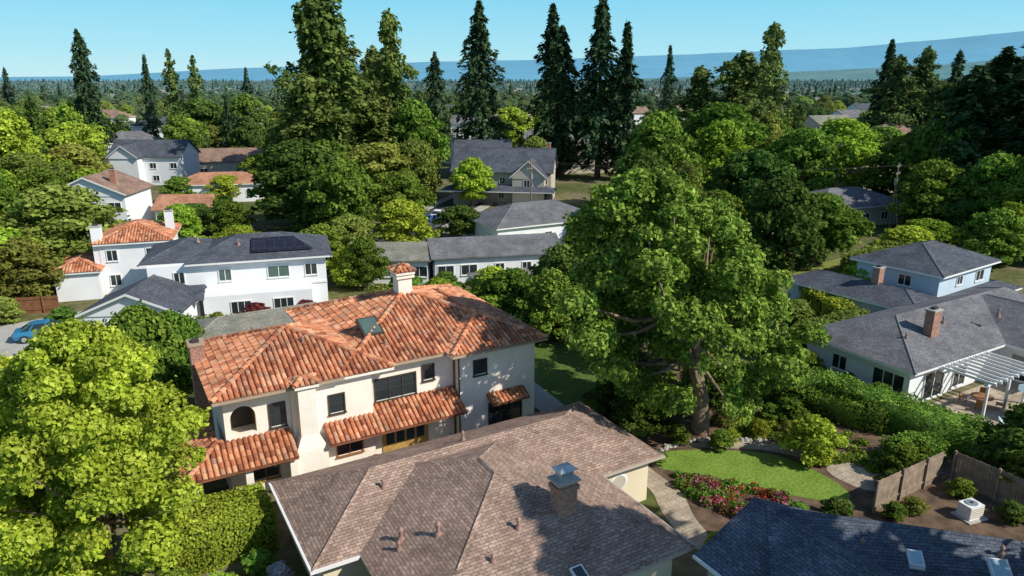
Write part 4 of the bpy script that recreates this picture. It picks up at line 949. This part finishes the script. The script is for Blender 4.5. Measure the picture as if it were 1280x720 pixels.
def patch(name,seed,mat,size,n,R,cone,roofs,nr):
    rng=np.random.default_rng(seed);PP=[];OO=[]
    for i in range(n):
        x,y=rng.uniform(-size/2,size/2,2)
        con=rng.random()<cone
        hh=rng.uniform(12,18) if con else rng.uniform(4,11);r=rng.uniform(2.2,3.4) if con else R*rng.uniform(.7,1.2)
        m=260 if not con else 160;d=rdir(rng,m);d[:,2]=abs(d[:,2])
        if con:
            t=rng.random(m);p=np.stack([d[:,0]*r*(1-t),d[:,1]*r*(1-t),hh*(.1+.9*t)],1)
        else: p=d*np.array([[r,r,hh*.55]])*rng.uniform(.75,1.05,size=(m,1));p[:,2]+=hh*.42
        p[:,0]+=x;p[:,1]+=y;PP.append(p);OO.append(d)
    P_=np.concatenate(PP);O_=np.concatenate(OO);a,b=leaves(rng,P_,O_,1.2,.8)
    ch=[(a,b,0)]
    for i in range(nr):
        x,y=rng.uniform(-size/2,size/2,2);w,d_,hh=rng.uniform(5,9),5,rng.uniform(5.5,8)
        ch.append(([(x-w,y-d_,0),(x+w,y-d_,0),(x+w,y+d_,0),(x-w,y+d_,0),(x-w,y-d_,hh),(x+w,y-d_,hh),(x+w,y+d_,hh),(x-w,y+d_,hh),(x-w,y,hh+2.5),(x+w,y,hh+2.5)],[(0,1,5,4),(1,2,6,5),(3,0,4,7)],1))
        ch.append(([(x-w,y-d_,hh),(x+w,y-d_,hh),(x+w,y,hh+2.5),(x-w,y,hh+2.5),(x+w,y+d_,hh),(x-w,y+d_,hh)],[(0,1,2,3),(3,2,4,5)],2+int(rng.integers(2))))
    return quads_to_mesh(name,ch,[mat]+[M[r_] for r_ in roofs])
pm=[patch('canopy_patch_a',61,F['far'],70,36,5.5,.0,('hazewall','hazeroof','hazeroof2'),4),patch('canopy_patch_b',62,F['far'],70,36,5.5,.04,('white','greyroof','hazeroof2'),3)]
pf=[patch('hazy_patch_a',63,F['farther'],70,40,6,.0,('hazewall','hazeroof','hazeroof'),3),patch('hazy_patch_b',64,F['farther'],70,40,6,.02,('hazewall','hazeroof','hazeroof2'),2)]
L={0:[],1:[],2:[],3:[]}
D=600.
while D<5200:
    step=58 if D<1500 else 58*(D/1500)
    X=-D*.9
    while X<D*.9:
        a,b=site(X+rng.uniform(-15,15),D+rng.uniform(-10,10))
        s=step/58*rng.uniform(.95,1.15)
        if D>1500: s=min(s,1.5)
        k=(0 if D<950+rng.uniform(-250,250) else 2)+rng.choice([0,1]);L[k].append((a,b,s))
        X+=step
    D+=step*.9
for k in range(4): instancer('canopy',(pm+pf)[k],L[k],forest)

# ------------------------------------------------------------------ hills
def hills(name,D,prof,mat,depth=2500,seed=1,amp=.05):
    rng=np.random.default_rng(seed);n=240;m=14;vs=[];fs=[]
    xs=[p[0] for p in prof];hs=[p[1] for p in prof]
    nz=np.cumsum(rng.normal(size=n));nz-=np.linspace(nz[0],nz[-1],n);nz/=np.abs(nz).max()
    for j in range(m):
        t=j/(m-1)
        for i in range(n):
            k=xs[0]+(xs[-1]-xs[0])*i/(n-1)
            hh=np.interp(k,xs,hs)*D*(1+amp*nz[i])
            hh*=math.sin(t*math.pi*.5)**.9*(1+.05*math.sin(i*.31+j*1.1)*(1-t))
            a,b=site(k*(D+depth*t)*1.0,D+depth*t-depth);vs.append((a,b,hh-5))
    for j in range(m-1):
        for i in range(n-1): fs.append((j*n+i,j*n+i+1,(j+1)*n+i+1,(j+1)*n+i))
    me=bpy.data.meshes.new(name);me.from_pydata(vs,[],fs);me.materials.append(mat)
    for p in me.polygons: p.use_smooth=True
    o=bpy.data.objects.new(name,me);COL.objects.link(o)
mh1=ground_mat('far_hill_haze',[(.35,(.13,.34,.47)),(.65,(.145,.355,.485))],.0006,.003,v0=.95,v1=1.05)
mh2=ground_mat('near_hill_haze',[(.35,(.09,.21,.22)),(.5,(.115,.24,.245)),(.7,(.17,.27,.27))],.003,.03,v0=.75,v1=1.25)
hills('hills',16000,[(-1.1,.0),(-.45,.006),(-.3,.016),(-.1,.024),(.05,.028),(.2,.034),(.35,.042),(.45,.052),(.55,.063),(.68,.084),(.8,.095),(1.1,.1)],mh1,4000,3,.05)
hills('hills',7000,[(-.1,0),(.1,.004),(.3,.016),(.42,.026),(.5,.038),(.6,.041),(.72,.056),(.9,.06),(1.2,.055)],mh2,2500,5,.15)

# ------------------------------------------------------------------ light, sky, camera
el=math.radians(38);hx,hy=.61,-.79
sv=V((hx*math.cos(el),hy*math.cos(el),math.sin(el)))
sl=bpy.data.lights.new('sun','SUN');sl.energy=5.0;sl.angle=math.radians(.5);sl.color=(1,.945,.84)
so=bpy.data.objects.new('sun',sl);COL.objects.link(so);so.rotation_euler=sv.to_track_quat('Z','Y').to_euler();so.location=(30,-40,60)
w=bpy.data.worlds.new('World');SC.world=w;w.use_nodes=True
n=w.node_tree.nodes;wl=w.node_tree.links;bg=n['Background'];sk=n.new('ShaderNodeTexSky');sk.sky_type='NISHITA';sk.sun_disc=False
sk.sun_elevation=el;sk.sun_rotation=math.atan2(hx,hy);sk.air_density=1.0;sk.dust_density=.2;sk.ozone_density=3;sk.altitude=0
STR=.13
tc=n.new('ShaderNodeTexCoord');sx=n.new('ShaderNodeSeparateXYZ');wl.new(tc.outputs['Generated'],sx.inputs[0])
m1=n.new('ShaderNodeMapRange');m1.inputs[1].default_value=0;m1.inputs[2].default_value=.11;wl.new(sx.outputs['Z'],m1.inputs[0])
rr=ramp(n,[(0,(.54,.84,.93)),(.35,(.38,.78,.93)),(1,(.22,.67,.91))]);wl.new(m1.outputs[0],rr.inputs[0])
sc=n.new('ShaderNodeVectorMath');sc.operation='SCALE';sc.inputs['Scale'].default_value=1/STR;wl.new(rr.outputs[0],sc.inputs[0])
m2=n.new('ShaderNodeMapRange');m2.inputs[1].default_value=.1;m2.inputs[2].default_value=.4;m2.inputs[3].default_value=.92;m2.inputs[4].default_value=0;wl.new(sx.outputs['Z'],m2.inputs[0])
mx=n.new('ShaderNodeMix');mx.data_type='RGBA';wl.new(m2.outputs[0],mx.inputs[0]);wl.new(sk.outputs[0],mx.inputs[6]);wl.new(sc.outputs[0],mx.inputs[7])
wl.new(mx.outputs[2],bg.inputs[0]);bg.inputs[1].default_value=STR
cd=bpy.data.cameras.new('camera');co=bpy.data.objects.new('camera',cd);COL.objects.link(co)
cd.sensor_width=36;cd.lens=36*897/1280;cd.clip_start=.3;cd.clip_end=60000
co.location=(-20.4,-26.55,23);co.rotation_euler=(math.radians(90-16.2),0,math.radians(-30))
SC.camera=co
SC.view_settings.view_transform='Standard';SC.view_settings.look='None';SC.view_settings.exposure=0;SC.view_settings.gamma=1
print('faces',sum(len(m.polygons) for m in bpy.data.meshes))
